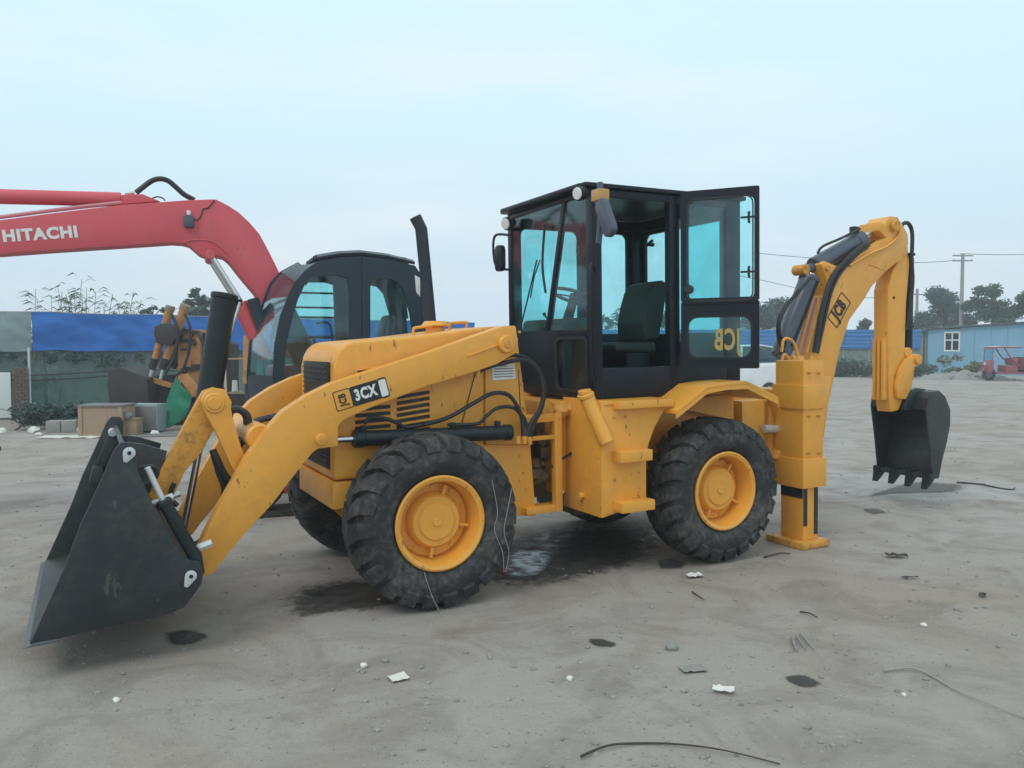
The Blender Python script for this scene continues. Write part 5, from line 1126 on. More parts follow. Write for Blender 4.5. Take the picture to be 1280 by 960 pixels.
# hanging vines below the tarps, bushes at the wall foot
rnd = random.Random(11); m = MB(); bl = []
for k in range(70): s = -6 + 23 * k / 70 + rnd.uniform(-.2, .2); bl.append((s, -.16, zB[1] - .08 - rnd.random() * .18, rnd.uniform(.12, .24)))
leaves(m, bl, 9000, .05, rnd); o = inB(m.build('hanging_vines', M['leaf_dark'], None, 0)); tag(o, 'dark creeper hanging from under the tarps along the wall', 'creeper', kind='stuff')
def gpt(p): return (p[0], p[1], 0)
bush_spec = [
    ([(-10.102, 15.978)][0], .75, .55, 'leaf_dark', 'low dark bush with dry stems at the left edge of the yard'),
    ([(-9.775, 16.797)][0], .6, .42, 'leaf_dark', 'low dark bush behind the concrete block'),
    ([(-9.229, 16.971)][0], .65, .5, 'leaf_dark', 'dark green bush just left of the plywood crate')]
for i, (p, w, h, mt, lb) in enumerate(bush_spec):
    bl = [(p[0] + rnd.uniform(-w, w), p[1] + rnd.uniform(0, .6), h * rnd.uniform(.25, .75), h * rnd.uniform(.35, .55)) for _ in range(6)]
    tree('bush', gpt(p), bl, 2600, .055, M[mt], lb, 'bush', None, .02, 20 + i)

# reeds behind the wall: stems with long drooping leaves
def reed(base, h, n, seed, label, group):
    rnd = random.Random(seed); root = empty('reed_clump', base); tag(root, label, 'reeds', group)
    st, lf = MB(), MB()
    for k in range(n):
        x, y = rnd.gauss(0, .35), rnd.gauss(0, .2); hh = h * rnd.uniform(.6, 1.0); lean = rnd.uniform(-.18, .18)
        P = lambda t: Vector((x + lean * t * t * hh, y, hh * t))
        st.tube([P(0), P(.5), P(1)], .006, 5, 3)
        for q in range(rnd.randint(9, 14)):
            t = rnd.uniform(.55, 1.0); a = rnd.choice((0, math.pi)) + rnd.uniform(-.8, .8); L = rnd.uniform(.25, .5); d = Vector((math.cos(a), math.sin(a), 0)); wv = Vector((-d.y, d.x, .35)) * .030
            pts = [P(t), P(t) + d * L * .5 + Vector((0, 0, L * .38)), P(t) + d * L + Vector((0, 0, L * .18))]
            vs = [lf.bm.verts.new(v) for v in (pts[0] - wv * .4, pts[1] - wv, pts[2], pts[1] + wv)]; lf.bm.faces.new(vs)
    st.build('stem', M['reed'], root); lo = lf.build('foliage', M['reed'], root, 0); lo['kind'] = 'stuff'
rg = 'reeds rising behind the blue tarp'
zt = [p for p in [(4.825, 0.800, 3.331), (5.058, 0.800, 2.906), (5.306, 0.800, 2.996), (5.564, 0.800, 3.329), (5.784, 0.800, 3.462), (6.035, 0.800, 3.189), (6.300, 0.800, 3.366), (6.480, 0.800, 2.961), (7.059, 0.800, 2.856), (7.418, 0.800, 2.911), (4.070, 0.800, 2.675)]]
for i, p in enumerate(zt):
    w = BM4 @ Vector((p[0], .8, 0)); tall = p[2] > 2.9
    reed((w.x, w.y, 0), p[2], 9 if i < 8 else 5, 40 + i, 'slender green reeds above the blue tarp, ' + ('leftmost clump', 'second clump from the left', 'third clump from the left', 'fourth clump from the left', 'fifth clump from the left', 'fifth clump from the right', 'fourth clump from the right', 'third clump from the right', 'second clump from the right', 'rightmost clump')[i] if i < 10 else 'short reeds above the grey tarp at the left edge', rg if i < 10 else None)

# ------------------------------------------------------------------ things lying along the wall
def at(p, z=0): return (p[0], p[1], z)
gp = [(-7.648, 14.821)][0]; w_, h_ = .80, .56
cr_ = empty('crate', at(gp), (0, 0, R(4))); tag(cr_, 'large faded plywood crate with a dark lid on the ground', 'crate')
for (x0, x1, y0, y1) in ((-w_ / 2, w_ / 2, 0, .02), (-w_ / 2, w_ / 2, .58, .60), (-w_ / 2, -w_ / 2 + .02, .021, .579), (w_ / 2 - .02, w_ / 2, .021, .579)):
    m = MB(); m.box(x0, x1, y0, y1, .02, h_, .003); m.build('panel', M['plywood'], cr_)
for x in (-w_ / 2 + .04, w_ / 2 - .04):
    m = MB(); m.box(x - .035, x + .035, -.018, -.001, .0, h_, .003); m.build('batten', M['plywood'], cr_)
m = MB(); m.box(-w_ / 2 + .08, w_ / 2 - .08, -.018, -.001, .0, .07, .003); m.build('batten', M['plywood'], cr_)
m = MB(); m.box(-w_ / 2 - .02, w_ / 2 + .02, -.03, .63, h_ + .002, h_ + .03, .006); m.build('lid', M['greyboard'], cr_)
gp = [(-8.788, 15.523)][0]; root = empty('concrete_block', at(gp), (0, 0, R(12))); tag(root, 'pale grey concrete block left of the plywood crate', 'block')
for x in (-.27, .005):
    m = MB(); m.box(x, x + .26, 0, .3, 0, .23, .012); m.build('block', M['concrete_block'], root)
gp = [(-7.207, 14.956)][0]; m = MB(); m.box(-.17, .17, 0, .25, 0, .30, .012); m.box(-.18, .18, -.01, .26, .302, .33, .006); o = m.build('small_box', M['wood']); o.location = at(gp); tag(o, 'small brown box between the plywood crate and the grey panel', 'box')
m = MB(); m.rock((0, 0, .06), .09, .9, 2); o = m.build('jar', M['greyboard']); o.location = at(gp, .33); tag(o, 'small grey bundle on top of the small brown box', 'bundle')
gp = [(-7.199, 15.523)][0]; root = empty('panel_box', at(gp), (0, 0, R(-8))); tag(root, 'grey square panel box with green edges beside the green tarp', 'box')
m = MB(); m.box(-.31, .31, 0, .35, .03, .56, .02); m.build('body', M['tarp_grey'], root); m = MB(); m.box(-.25, .29, -.012, .001, .05, .52, .006); m.build('front_panel', M['greyboard'], root)
gp = [(-6.753, 14.557)][0]; m = MB(); m.box(-.9, .75, -.02, .55, .0, .02, .004); o = m.build('board', M['greyboard']); o.location = at([(-6.622, 14.821)][0]); o.rotation_euler.z = R(8); tag(o, 'flat dark board on the ground near the grey panel box', 'board')
scr = [('3,541', .10, 'round white lump at the left edge of the yard'), ('42,541', .13, 'white bag by the net post'), ('49,545', .07, 'small white lump in front of the white bag'), ('97,540', .09, 'white scrap beside the concrete block'), ('193,544', .09, 'white scrap on the dark board')]
for (pp, r_, lb), gp in zip(scr, [(-9.926, 15.523), (-9.318, 15.523), (-8.874, 14.956), (-8.541, 15.672), (-6.773, 15.094)]):
    m = MB(); m.rock((0, 0, r_ * .4), r_, .6, 2); o = m.build('scrap', M['paper']); o.location = at(gp); tag(o, lb, 'scrap')
m = MB(); g = [[(-.55 + 1.1 * i / 10, .3 * j / 4, .02 + .03 * noise.noise(Vector((i * .7, j, 2)))) for j in range(5)] for i in range(11)]; m.sheet(g, .01); o = m.build('plastic_sheet', M['paper']); o.location = at([(-8.156, 14.557)][0]); tag(o, 'crumpled pale plastic sheet on the ground left of the plywood crate', 'sheet')

# ------------------------------------------------------------------ old orange loader behind the boxes
OL = empty('old_loader', (-7.2, 17, 0)); tag(OL, 'old rusty orange loader with two raised cylinders and dark bucket by the wall', 'loader')
def W2(pts): return [(x + 7.2, z) for x, z in pts]
m = MB(); m.py(W2([(-8.385, 1.202), (-8.135, 1.252), (-7.805, 1.119), (-7.575, 1.019), (-7.538, 0.403), (-7.654, 0.387), (-8.368, 0.453), (-8.410, 0.820)]), -.4, .7, .03, 2); m.build('bucket', M['maroon'], OL)
m = MB(); m.py(W2([(-7.722, 1.055), (-7.228, 1.089), (-7.227, 0.288), (-7.704, 0.288)]), .05, .6, .02); m.build('bucket_back', M['maroon'], OL)
bl_ = W2([(-7.091, 2.040), (-6.616, 2.040), (-6.625, 0.595), (-7.119, 0.595)])
m = MB(); m.py(bl_, .0, .55, .02); body = m.build('body', M['yellow_old'], OL)
for pts in (W2([(-7.074, 2.091), (-6.600, 2.006), (-6.584, 1.938), (-7.075, 2.006)]), W2([(-6.993, 1.853), (-6.722, 1.837), (-6.723, 1.769), (-6.995, 1.769)]), W2([(-6.936, 1.276), (-6.629, 1.310), (-6.631, 1.191), (-6.802, 1.157), (-6.937, 1.191)])):
    m = MB(); m.py(pts, -.05, .0 - .002, .004); m.build('bracket', M['maroon'], body)
m = MB(); m.py(W2([(-6.617, 1.989), (-6.415, 1.904), (-6.028, 1.735), (-6.048, 0.459), (-6.643, 0.544)]), .1, .7, .03); m.build('engine_bay', M['dark_void'], OL)
for k, (pts, rr) in enumerate((([(-7.211, 2.441), (-7.373, 1.903), (-7.570, 1.312), (-7.661, 0.991)], .085), ([(-6.899, 2.470), (-7.111, 1.901), (-7.341, 1.314), (-7.431, 0.995)], .095))):
    P = [Vector((x + 7.2, -.1 + .0 * k, z)) for x, z in pts]
    m = MB(); m.cyl(P[0], P[2], rr, rr * .85, 16); c_ = m.build('lift_cylinder', M['yellow_old'], OL)
    d = (P[2] - P[0]).normalized(); m = MB(); m.cyl(P[1] - d * .16, P[1] + d * .16, rr * 1.5, rr * 1.3, 12); m.build('clamp', M['maroon'], c_)
    m = MB(); m.cyl(P[2] - d * .12, P[2] + d * .12, rr * 1.05, rr * .8, 12); m.build('gland', M['dark_void'], c_)
    m = MB(); m.cyl(P[2], P[3], .035, None, 10); m.build('cylinder_rod', M['silver'], c_)
    m = MB(); m.cyl(P[0] - d * .10, P[0] + d * .02, rr * 1.15, None, 12); m.build('end_cap', M['wood'], c_)
rnd = random.Random(31)
m = MB(); m.py(W2([(-7.463, 2.108), (-7.259, 2.175), (-7.022, 2.141), (-6.958, 1.904), (-7.132, 1.701), (-7.369, 1.735), (-7.484, 1.904)]), -.28, .25, .04, 3); m.build('swing_casting', M['maroon'], OL)
m = MB(); m.py(W2([(-7.370, 1.701), (-7.131, 1.735), (-7.068, 1.480), (-7.209, 1.191), (-7.376, 1.395)]), .0, .2, .03, 2); m.build('casting_web', M['dark_void'], OL)
for pts in ([(-6.831, 16.750, 2.367), (-6.719, 16.750, 2.067), (-6.762, 16.750, 1.566), (-6.902, 16.750, 1.198), (-7.072, 16.750, 1.064)], [(-7.102, 16.720, 2.366), (-6.975, 16.720, 2.033), (-7.052, 16.720, 1.483), (-7.260, 16.720, 1.099)], [(-6.534, 16.700, 1.966), (-6.408, 16.700, 1.567), (-6.483, 16.700, 1.066), (-6.623, 16.700, 0.698)]):
    m = MB(); m.tube([(x + 7.2, y - 17, z) for x, y, z in pts], .03, 6, 4); m.build('hydraulic_hose', M['hose'], OL)
for k in range(9):
    (x, z), (x2, z2) = W2([(-7.060, 1.904), (-6.640, 0.715)]); px_, pz_2 = rnd.uniform(x, x2 - .12), rnd.uniform(z2, z)
    m = MB(); m.box(px_, px_ + rnd.uniform(.05, .16), -.06, -.003, pz_2, pz_2 + rnd.uniform(.04, .14), .012); m.build('bracket', M['maroon'] if k % 3 else M['yellow_old'], body)
m = MB(); m.bar(*[Vector((x + 7.2, -.05, z)) for x, z in [(-7.673, 0.987), (-7.199, 0.851)]], .12, .10); m.build('lower_arm', M['yellow_old'], OL)
m = MB(); q = W2([(-7.666, 0.459), (-5.791, 0.544)]); m.box(q[0][0], q[1][0] + .3, .1, 1.2, .32, q[0][1], .03); m.cyl((q[0][0] + .5, .0, .36), (q[0][0] + .5, .4, .36), .36, None, 20); m.cyl((q[1][0], .0, .36), (q[1][0], .4, .36), .36, None, 20); m.build('chassis', M['dark_void'], OL)
# green tarp draped beside it, with an orange board on top
L_ = [(-6.792, 1.083), (-6.911, 0.791), (-7.013, 0.531), (-7.113, 0.385), (-7.196, 0.336)]; Rr = [(-6.322, 0.743), (-6.374, 0.488), (-6.506, 0.264), (-6.781, 0.072), (-7.053, 0.024)]
g = []
for i in range(17):
    t = i / 16 * 4; a = min(3, int(t)); f = t - a
    l0 = Vector((L_[a][0], 16.2, L_[a][1])).lerp(Vector((L_[a + 1][0], 16.2, L_[a + 1][1])), f); r0 = Vector((Rr[a][0], 15.8, Rr[a][1])).lerp(Vector((Rr[a + 1][0], 15.8, Rr[a + 1][1])), f)
    g.append([l0.lerp(r0, j / 8) + Vector((0, -.12 * math.sin(j / 8 * math.pi) + .05 * noise.noise(Vector((i * .5, j * .8, 1))), .03 * noise.noise(Vector((i * .6, j * .6, 8))))) for j in range(9)])
m = MB(); m.sheet(g, .012); o = m.build('green_tarp', M['tarp_green'], None, 70); tag(o, 'green tarp draped beside the old orange loader', 'tarp')
q = [(-6.587, 1.083), (-6.429, 1.146), (-6.151, 0.815), (-6.295, 0.673)]; m = MB(); m.extr([(x, 15.75, z) for x, z in q], (0, .12, 0), .008); o = m.build('orange_board', M['yellow_old']); tag(o, 'faded orange board leaning over the green tarp', 'board')
# rack of scrap seen between the cylinder and the excavator cab
q = [(-5.529, 1.573), (-4.801, 1.573), (-4.814, 0.642)]; rk = empty('scrap_rack', ((q[0][0] + q[1][0]) / 2, 15.5, 0)); tag(rk, 'low rusty rack of scrap behind the long black cylinder', 'rack')
wr = (q[1][0] - q[0][0]) / 2
for x in (-wr, wr):
    for y in (0, .5): m = MB(); m.box(x - .02, x + .02, y, y + .04, 0, q[0][1]); m.build('post', M['maroon'], rk)
for z in (.45, q[2][1] + .12, q[0][1] - .15): m = MB(); m.box(-wr - .02, wr + .02, -.004, .544, z, z + .03); m.build('shelf', M['wood'], rk)
zr = q[2][1] + .155
for k, (x, r_, h2, mt) in enumerate(((-.28, .06, .22, 'paper'), (-.05, .07, .30, 'greyboard'), (.14, .05, .25, 'paper'), (.3, .08, .18, 'maroon'))):
    m = MB(); m.cyl((0, 0, 0), (0, 0, h2), r_, r_ * .8, 14); o = m.build('canister', M[mt]); o.location = ((q[0][0] + q[1][0]) / 2 + x, 15.7, zr); tag(o, ['white canister at the left end of the scrap rack', 'grey canister, tallest on the scrap rack', 'slim white canister right of the grey one on the rack', 'short dark canister at the right end of the rack'][k], 'canister')
q = [(-4.957, 1.874), (-4.826, 1.575)]; m = MB(); m.cyl((q[0][0], 15, q[1][1] - .6), (q[0][0] + .02, 15, q[0][1]), .09, None, 14); o = m.build('rusty_pipe', M['yellow_old']); m2 = MB(); m2.cyl((q[0][0], 15, 0), (q[0][0], 15, q[1][1] - .6), .06); m2.build('stand', M['maroon'], o); tag(o, 'rusty upright pipe behind the excavator cab front', 'pipe')

# ================================================================== right-hand background
FZ = 47.0
fe = empty('sheet_fence', (14, FZ, 0)); tag(fe, 'bright blue ribbed sheet fence behind the yellow boom', 'fence')
zf = [(20.403, 2.728), (20.425, 1.603)]; zt_, zb_ = zf[0][1], zf[1][1]
for k in range(16):
    x = -14 + 1.5 * k; m = MB(); m.box(x, x + 1.48, 0, .03, zb_, zt_, 0)
    for j in range(5): z = zb_ + (zt_ - zb_) * (j + .5) / 5; m.box(x, x + 1.48, -.035, -.001, z - .04, z + .04, .01)
    m.build('panel', M['fence_blue'], fe)
    m = MB(); m.cyl((x - .01, .08, 0), (x - .01, .08, zt_), .04, None, 8); m.build('post', M['pole'], fe)
m = MB(); m.box(-14, 10.0, .10, .3, 0, zb_ + .05); m.build('base_wall', M['wall'], fe)
rnd = random.Random(5)
for i, (px_, y) in enumerate(((13.9, 45.5), (16.8, 45.8), (18.3, 45.6), (19.9, 45.4), (20.9, 44.8))):
    bl = [(px_ + rnd.uniform(-.9, .9), y + rnd.uniform(-.3, .3), rnd.uniform(.2, .9), rnd.uniform(.35, .6)) for _ in range(7)]
    tree('bush', (px_, y, 0), bl, 1800, .10, M['leaf_mid'] if i % 2 else M['leaf_dark'], ['dark bush below the blue fence left of the boom', 'mid green bush left of the hanging dipper arm', 'dark bush behind the hanging dipper arm', 'mid green bush just right of the dipper arm', 'dark bush by the near end of the blue shed'][i], 'bush', None, .03, 60 + i)
# shed
SX0, SX1 = Vector((27.0, 52.0, 0)), Vector((34.5, 44.5, 0))
L_s = (SX1 - SX0).length; syaw = math.atan2(SX1.y - SX0.y, SX1.x - SX0.x)
sh = empty('blue_shed', SX0, (0, 0, syaw)); tag(sh, 'long pale blue metal shed with one white-framed window', 'shed')
def s_at(X_over_Z):
    # distance along the wall for a bearing
    d = (SX1 - SX0) / L_s; return (X_over_Z * SX0.y - SX0.x) / (d.x - X_over_Z * d.y)
h0, h1 = 2.82, 3.38
def wall_h(s): return h0 + (h1 - h0) * s / L_s
ws0, ws1 = s_at((1180 - 640) / 1000), s_at((1199 - 640) / 1000)
wz0, wz1 = 1.46, 2.66
k = 0; s = 0.0
while s < L_s - .01:
    e_ = min(L_s, s + .9)
    for seg in (((s, ws0), (ws1, e_)) if s < ws0 < e_ or s < ws1 < e_ else ((s, e_),)):
        a, b = seg
        if s < ws0 < e_ and ws1 > e_ and a > s: continue
        a, b = max(a, s), min(b, e_)
        if b - a < .01 or (a >= ws0 - .001 and b <= ws1 + .001): continue
        m = MB(); m.extr([(a + .004, 0, 0), (b - .004, 0, 0), (b - .004, 0, wall_h(b)), (a + .004, 0, wall_h(a))], (0, .06, 0)); m.box(a + .01, a + .04, -.02, -.001, 0, wall_h(a) - .02); m.build('wall_panel', M['shed'], sh)
    s = e_
m = MB(); m.box(ws0 - .02, ws1 + .02, .002, .058, 0, wz0 - .005); m.build('wall_panel', M['shed'], sh); m = MB(); m.box(ws0 - .02, ws1 + .02, .002, .058, wz1 + .005, wall_h(ws0) - .03); m.build('wall_panel', M['shed'], sh)
wf = MB(); hoop(wf, [(ws0 - .03, wz0 - .03), (ws1 + .03, wz0 - .03), (ws1 + .03, wz1 + .03), (ws0 - .03, wz1 + .03)], [(ws0 + .06, wz0 + .07), (ws1 - .06, wz0 + .07), (ws1 - .06, wz1 - .07), (ws0 + .06, wz1 - .07)], lambda x, z: (x, -.04, z), (0, .08, 0))
mid_ = (ws0 + ws1) / 2; wf.box(mid_ - .035, mid_ + .035, -.03, .03, wz0 + .05, wz1 - .05); zmid = wz0 + (wz1 - wz0) * .58; wf.box(ws0 + .05, ws1 - .05, -.033, .027, zmid - .04, zmid + .04)
win = wf.build('window', M['white'], sh)
m = MB(); m.box(ws0 + .04, ws1 - .04, .02, .026, wz0 + .05, wz1 - .05); m.build('pane', M['glass_dark'], win, 0); m = MB(); m.box(ws0, ws1, .5, .52, wz0 - .2, wz1 + .1); m.build('interior', M['dark_void'], win)
m = MB(); m.extr([(-.3, -.25, h0 + .02), (L_s + .3, -.25, h1 + .04), (L_s + .3, -.25, h1 + .14), (-.3, -.25, h0 + .11)], (0, 5.2, 0)); m.build('roof', M['roof'], sh)
m = MB(); m.box(L_s - .06, L_s, .07, 4.9, 0, h1 + .01); m.box(0, .06, .07, 4.9, 0, h0); m.box(.07, L_s - .07, 4.84, 4.9, 0, h0); m.build('end_wall', M['shed'], sh)
# older grey lean-to left of the shed
lt_ = empty('lean_to', (25.2, 52.6, 0), (0, 0, R(-14))); tag(lt_, 'dull grey lean-to with dark posts joined to the blue shed', 'lean-to')
m = MB(); m.box(-.6, 2.6, 0, .08, 0, 2.75); m.build('wall', M['wall'], lt_); m = MB(); m.box(-.8, 1.9, -.3, 2.5, 2.76, 2.86); m.build('roof', M['roof'], lt_)
for x in (-.5, .5, 1.2, 1.65): m = MB(); m.box(x, x + .08, -.06, -.004, 0, 2.74); m.build('post', M['bark'], lt_)
# weeds and rubble before the shed
rnd = random.Random(8)
for i, (px_, y, hh) in enumerate(((23.6, 45.3, .9), (25.0, 45.0, 1.25), (26.0, 44.6, .8))):
    bl = [(px_ + rnd.uniform(-.8, .8), y + rnd.uniform(-.3, .3), rnd.uniform(.15, hh), rnd.uniform(.22, .42)) for _ in range(8)]
    tree('weed_clump', (px_, y, 0), bl, 1500, .09, M['leaf_dry'] if i else M['leaf_mid'], ['green weeds at the left end of the rubble heap', 'tall yellow-green weeds under the shed window', 'low yellow-green weeds between shed window and red truck'][i], 'weeds', None, .02, 80 + i, False)
hp = empty('rubble_heap', (23.9, 42.2, 0)); tag(hp, 'low heap of pale grey rubble before the blue shed', 'rubble heap')
g = []
for i in range(41):
    row = []
    for j in range(13):
        u, v = -2.6 + 5.2 * i / 40, -.9 + 1.8 * j / 12; k = max(0, 1 - (u / 2.6) ** 2) * max(0, 1 - (v / .9) ** 2); row.append((u, v, -.01 + .42 * k * (1 + .9 * noise.noise(Vector((u * 1.4, v * 1.6, 4)))) + .10 * k * noise.noise(Vector((u * 6, v * 6, 1)))))
    g.append(row)
m = MB(); m.sheet(g); m.build('mound', M['stone'], hp, 0)
m = MB()
for k in range(170):
    u, v = rnd.gauss(0, 1.1), rnd.gauss(-.2, .4)
    if abs(u) > 2.7 or abs(v) > 1: continue
    kk = max(0, 1 - (u / 2.6) ** 2) * max(0, 1 - (v / .9) ** 2); m.rock((u, v, .3 * kk), rnd.uniform(.04, .14), .7, 1, rnd)
o = m.build('rubble', M['concrete_block'], hp, 0); o['kind'] = 'stuff'

# red cargo tricycle
TR = empty('cargo_tricycle', (25.15, 40.5, 0), (0, 0, R(-6))); tag(TR, 'dusty red three-wheeled cargo truck parked by the blue shed', 'cargo tricycle')
m = MB(); m.box(-.75, .55, -.45, .45, .34, .44, .02); m.py([(-1.15, .42), (-.95, .42), (-.88, 1.02), (-1.02, 1.05), (-1.12, .8)], -.42, .42, .03); m.box(-.35, .25, -.42, .42, .44, .78, .04); m.box(.0, .25, -.42, .42, .8, 1.15, .05); m.build('cab_body', M['trike'], TR)
m = MB(); m.py([(-1.05, 1.58), (-.98, 1.68), (-.5, 1.72), (.30, 1.70), (.42, 1.63), (.30, 1.64), (-.5, 1.66), (-.95, 1.62)], -.50, .50, .012); m.build('canopy', M['trike'], TR)
m = MB(); m.py([(-1.03, 1.70), (-.5, 1.745), (.25, 1.73), (.2, 1.715), (-.5, 1.725)], -.46, .46, .003); m.build('canopy_top', M['paper'], TR)
for y in (-.44, .44):
    m = MB(); m.tube([(-1.0, y, 1.0), (-1.0, y, 1.35), (-.95, y, 1.62)], .022, 8, 0); m.tube([(.30, y, .75), (-.2, y, 1.25), (-.45, y, 1.66)], .035, 8, 0); m.build('canopy_post', M['trike'], TR)
m = MB(); m.extr([(-1.02, -.42, 1.06), (-1.02, .42, 1.06), (-.96, .40, 1.58), (-.96, -.40, 1.58)], (.006, 0, 0)); m.build('windscreen', M['glass'], TR, 0)
m = MB(); m.cyl((-1.17, 0, .85), (-1.13, 0, .85), .09, None, 16); m.build('headlight', M['lens'], TR)
m = MB(); 
for (x0, x1, y0, y1, z0, z1) in ((.45, 2.35, -.62, .62, .56, .62), (.45, 2.35, -.62, -.585, .625, .98), (.45, 2.35, .585, .62, .625, .98), (.45, .485, -.58, .58, .625, 1.2), (2.315, 2.35, -.58, .58, .625, .98)): m.box(x0, x1, y0, y1, z0, z1, .006)
for k in range(7): m.box(.5 + .29 * k, .54 + .29 * k, -.65, -.621, .60, .97, .004)
m.build('cargo_bed', M['trike'], TR); m = MB(); m.box(.5, 2.3, -.3, .3, .42, .555); m.build('bed_frame', M['dark_void'], TR)
for (x, y) in ((-.95, 0), (1.7, -.52), (1.7, .52)):
    m = MB(); m.lathe_y([(-.07, .17), (-.08, .25), (-.05, .30), (.05, .30), (.08, .25), (.07, .17)], (0, 0), 28); w = m.build('wheel', M['tyre'], TR); w.location = (x, y, .30); m = MB(); m.cyl((0, -.05, 0), (0, .05, 0), .17, None, 20); m.build('rim', M['greyboard'], w)
m = MB(); m.py([(-1.3, .48), (-1.2, .60), (-1.0, .66), (-.75, .60), (-.65, .48), (-.7, .48), (-.8, .57), (-1.0, .63), (-1.18, .57), (-1.25, .48)], -.09, .09, 0); m.build('mudguard', M['trike'], TR)

# white car behind the loader
CAR = empty('parked_car', (8.05, 24.6, 0), (0, 0, R(20))); tag(CAR, 'white car mostly hidden behind the loader, red tail lamp showing', 'car')
cp = [(-4.3, .35), (-4.35, .75), (-4.2, .98), (-3.3, 1.16), (-.10, 1.22), (.0, 1.12), (.05, .70), (.0, .36), (-.4, .28), (-3.9, .26)]
m = MB(); m.py(cp, -.9, .9, .09, 3); m.build('body', M['car_white'], CAR, 50)
gh = [(-3.25, 1.15), (-2.5, 1.66), (-1.0, 1.70), (-.35, 1.60), (-.06, 1.2)]
m = MB(); m.py(gh, -.74, .74, .05, 2); m.build('glasshouse', M['glass_dark'], CAR, 40)
m = MB(); m.py([(-2.5, 1.665), (-1.0, 1.71), (-.30, 1.61), (-.32, 1.65), (-1.0, 1.75), (-2.45, 1.70)], -.72, .72, .012); m.build('roof', M['car_white'], CAR)
for y in (-.745, .70):
    for a, b in (((-3.25, 1.18), (-2.5, 1.68)), ((-1.75, 1.18), (-1.72, 1.68)), ((-.12, 1.2), (-.36, 1.63))): m = MB(); m.bar((a[0], y + .02, a[1]), (b[0], y + .02, b[1]), .05, .07); m.build('pillar', M['car_white'], CAR)
for y in (-.91, .71): m = MB(); m.box(-.30, .06, y - .012, y + .20, .98, 1.12, .03, 3); m.build('tail_lamp', M['redtail'], CAR)
m = MB(); m.box(-.32, .085, -.925, .925, .56, .78, .03); m.build('bumper_strip', M['greyboard'], CAR)
for x in (-3.45, -.85):
    for y in (-.92, .70): m = MB(); m.lathe_y([(.0, .20), (-.01, .29), (.03, .33), (.19, .33), (.22, .29), (.21, .20)], (0, 0), 32); w = m.build('wheel', M['tyre'], CAR); w.location = (x, y, .33); m = MB(); m.cyl((0, .02, 0), (0, .18, 0), .21, None, 24); m.build('rim', M['silver'], w)

# trees, poles and wires beyond
def blobs(Y, pts, rs, dy=1.5, seed=0):
    r_ = random.Random(seed); return [(x, Y + r_.uniform(-dy, dy), z, r * .78, .72) for (x, z), r in zip(pts, rs)]
b1 = blobs(64, [(33.344, 5.662), (34.420, 5.980), (35.320, 5.662), (33.936, 4.900), (34.832, 4.773), (35.720, 4.964), (33.064, 4.009), (34.152, 3.882), (35.112, 3.755), (34.239, 2.926)], (1.0, 1.1, .9, 1.2, 1.3, .7, 1.0, 1.3, 1.2, 1.2), seed=1)
tree('broadleaf_tree', (34.2, 64, 0), b1, 16000, .115, M['leaf_dark'], 'dark rounded tree behind the blue shed, left of the utility pole', 'tree', None, .25, 101)
b2 = blobs(58, [(34.651, 5.862), (35.572, 5.977), (33.967, 5.517), (36.285, 5.286), (33.642, 4.711), (34.679, 4.826), (35.726, 4.595), (36.757, 4.941), (37.443, 5.171), (34.352, 4.077), (35.398, 3.903), (35.061, 3.557), (36.429, 4.249), (38.156, 4.538), (33.861, 5.171)], (.7, .7, .65, .7, .75, 1.0, 1.0, .9, .9, .9, 1.0, .8, .9, 1.0, .5), seed=2)
tree('broadleaf_tree', (36.0, 58, 0), b2, 17000, .115, M['leaf_mid'], 'spreading green tree above the shed at the right edge', 'tree', None, .22, 102)
b3 = blobs(66, [(37.391, 3.952), (37.795, 3.623), (37.280, 3.163)], (.8, .7, .7), seed=3)
tree('small_tree', (37.6, 66, 0), b3, 1800, .12, M['leaf_dark'], 'small dark tree just right of the tall utility pole', 'tree', None, .1, 103)
b4 = blobs(60, [(30.279, 3.862), (30.648, 3.444), (30.053, 3.265)], (.7, .9, .8), seed=4)
tree('small_tree', (30.4, 60, 0), b4, 3000, .12, M['leaf_mid'], 'pale low tree beside the short utility pole', 'tree', None, .1, 104)
k = 0
for (pp, rr, lb) in (([(19.902, 4.552), (20.636, 5.045), (21.320, 4.798), (20.284, 3.812), (21.149, 3.812)], (1.2, 1.0, 1.1, 1.4, 1.4), 'dark tree just right of the open cab door'), ([(18.857, 4.121), (18.244, 3.689), (19.484, 3.504)], (1.2, 1.1, 1.2), 'low dark tree behind the open cab door'), ([(27.276, 3.565), (27.347, 3.133)], (.55, .6), 'tiny tree seen under the boom beside the dipper arm'), ([(22.135, 4.059), (22.761, 3.565), (21.652, 3.319)], (1.1, 1.2, 1.2), 'low dark tree left of the slate boom cylinder'), ([(8.656, 4.059), (9.894, 3.812), (11.750, 3.812), (7.422, 3.565), (6.185, 3.689)], (1.2, 1.2, 1.3, 1.2, 1.2), 'low dark trees seen through the loader cab')):
    b = blobs(62, pp, rr, seed=10 + k); tree('background_tree', (sum(q[0] for q in b) / len(b), 62, 0), b, 6000 if len(b) > 2 else 1500, .12, M['leaf_dark'], lb, 'tree', None, .14, 110 + k); k += 1
b5 = blobs(34, [(-13.681, 3.917), (-13.475, 4.051), (-13.823, 3.579), (-13.347, 3.647), (-13.075, 3.714), (-12.806, 3.579), (-12.533, 3.714), (-12.334, 3.444), (-13.559, 3.174), (-12.950, 3.106), (-12.476, 3.039)], (.28, .25, .28, .36, .32, .32, .32, .3, .5, .5, .5), .6, 20)
tree('broadleaf_tree', (-13.2, 34, 0), b5, 9000, .062, M['leaf_dark'], 'dark leafy tree above the blue tarp left of the black cylinder', 'tree', None, .12, 120)
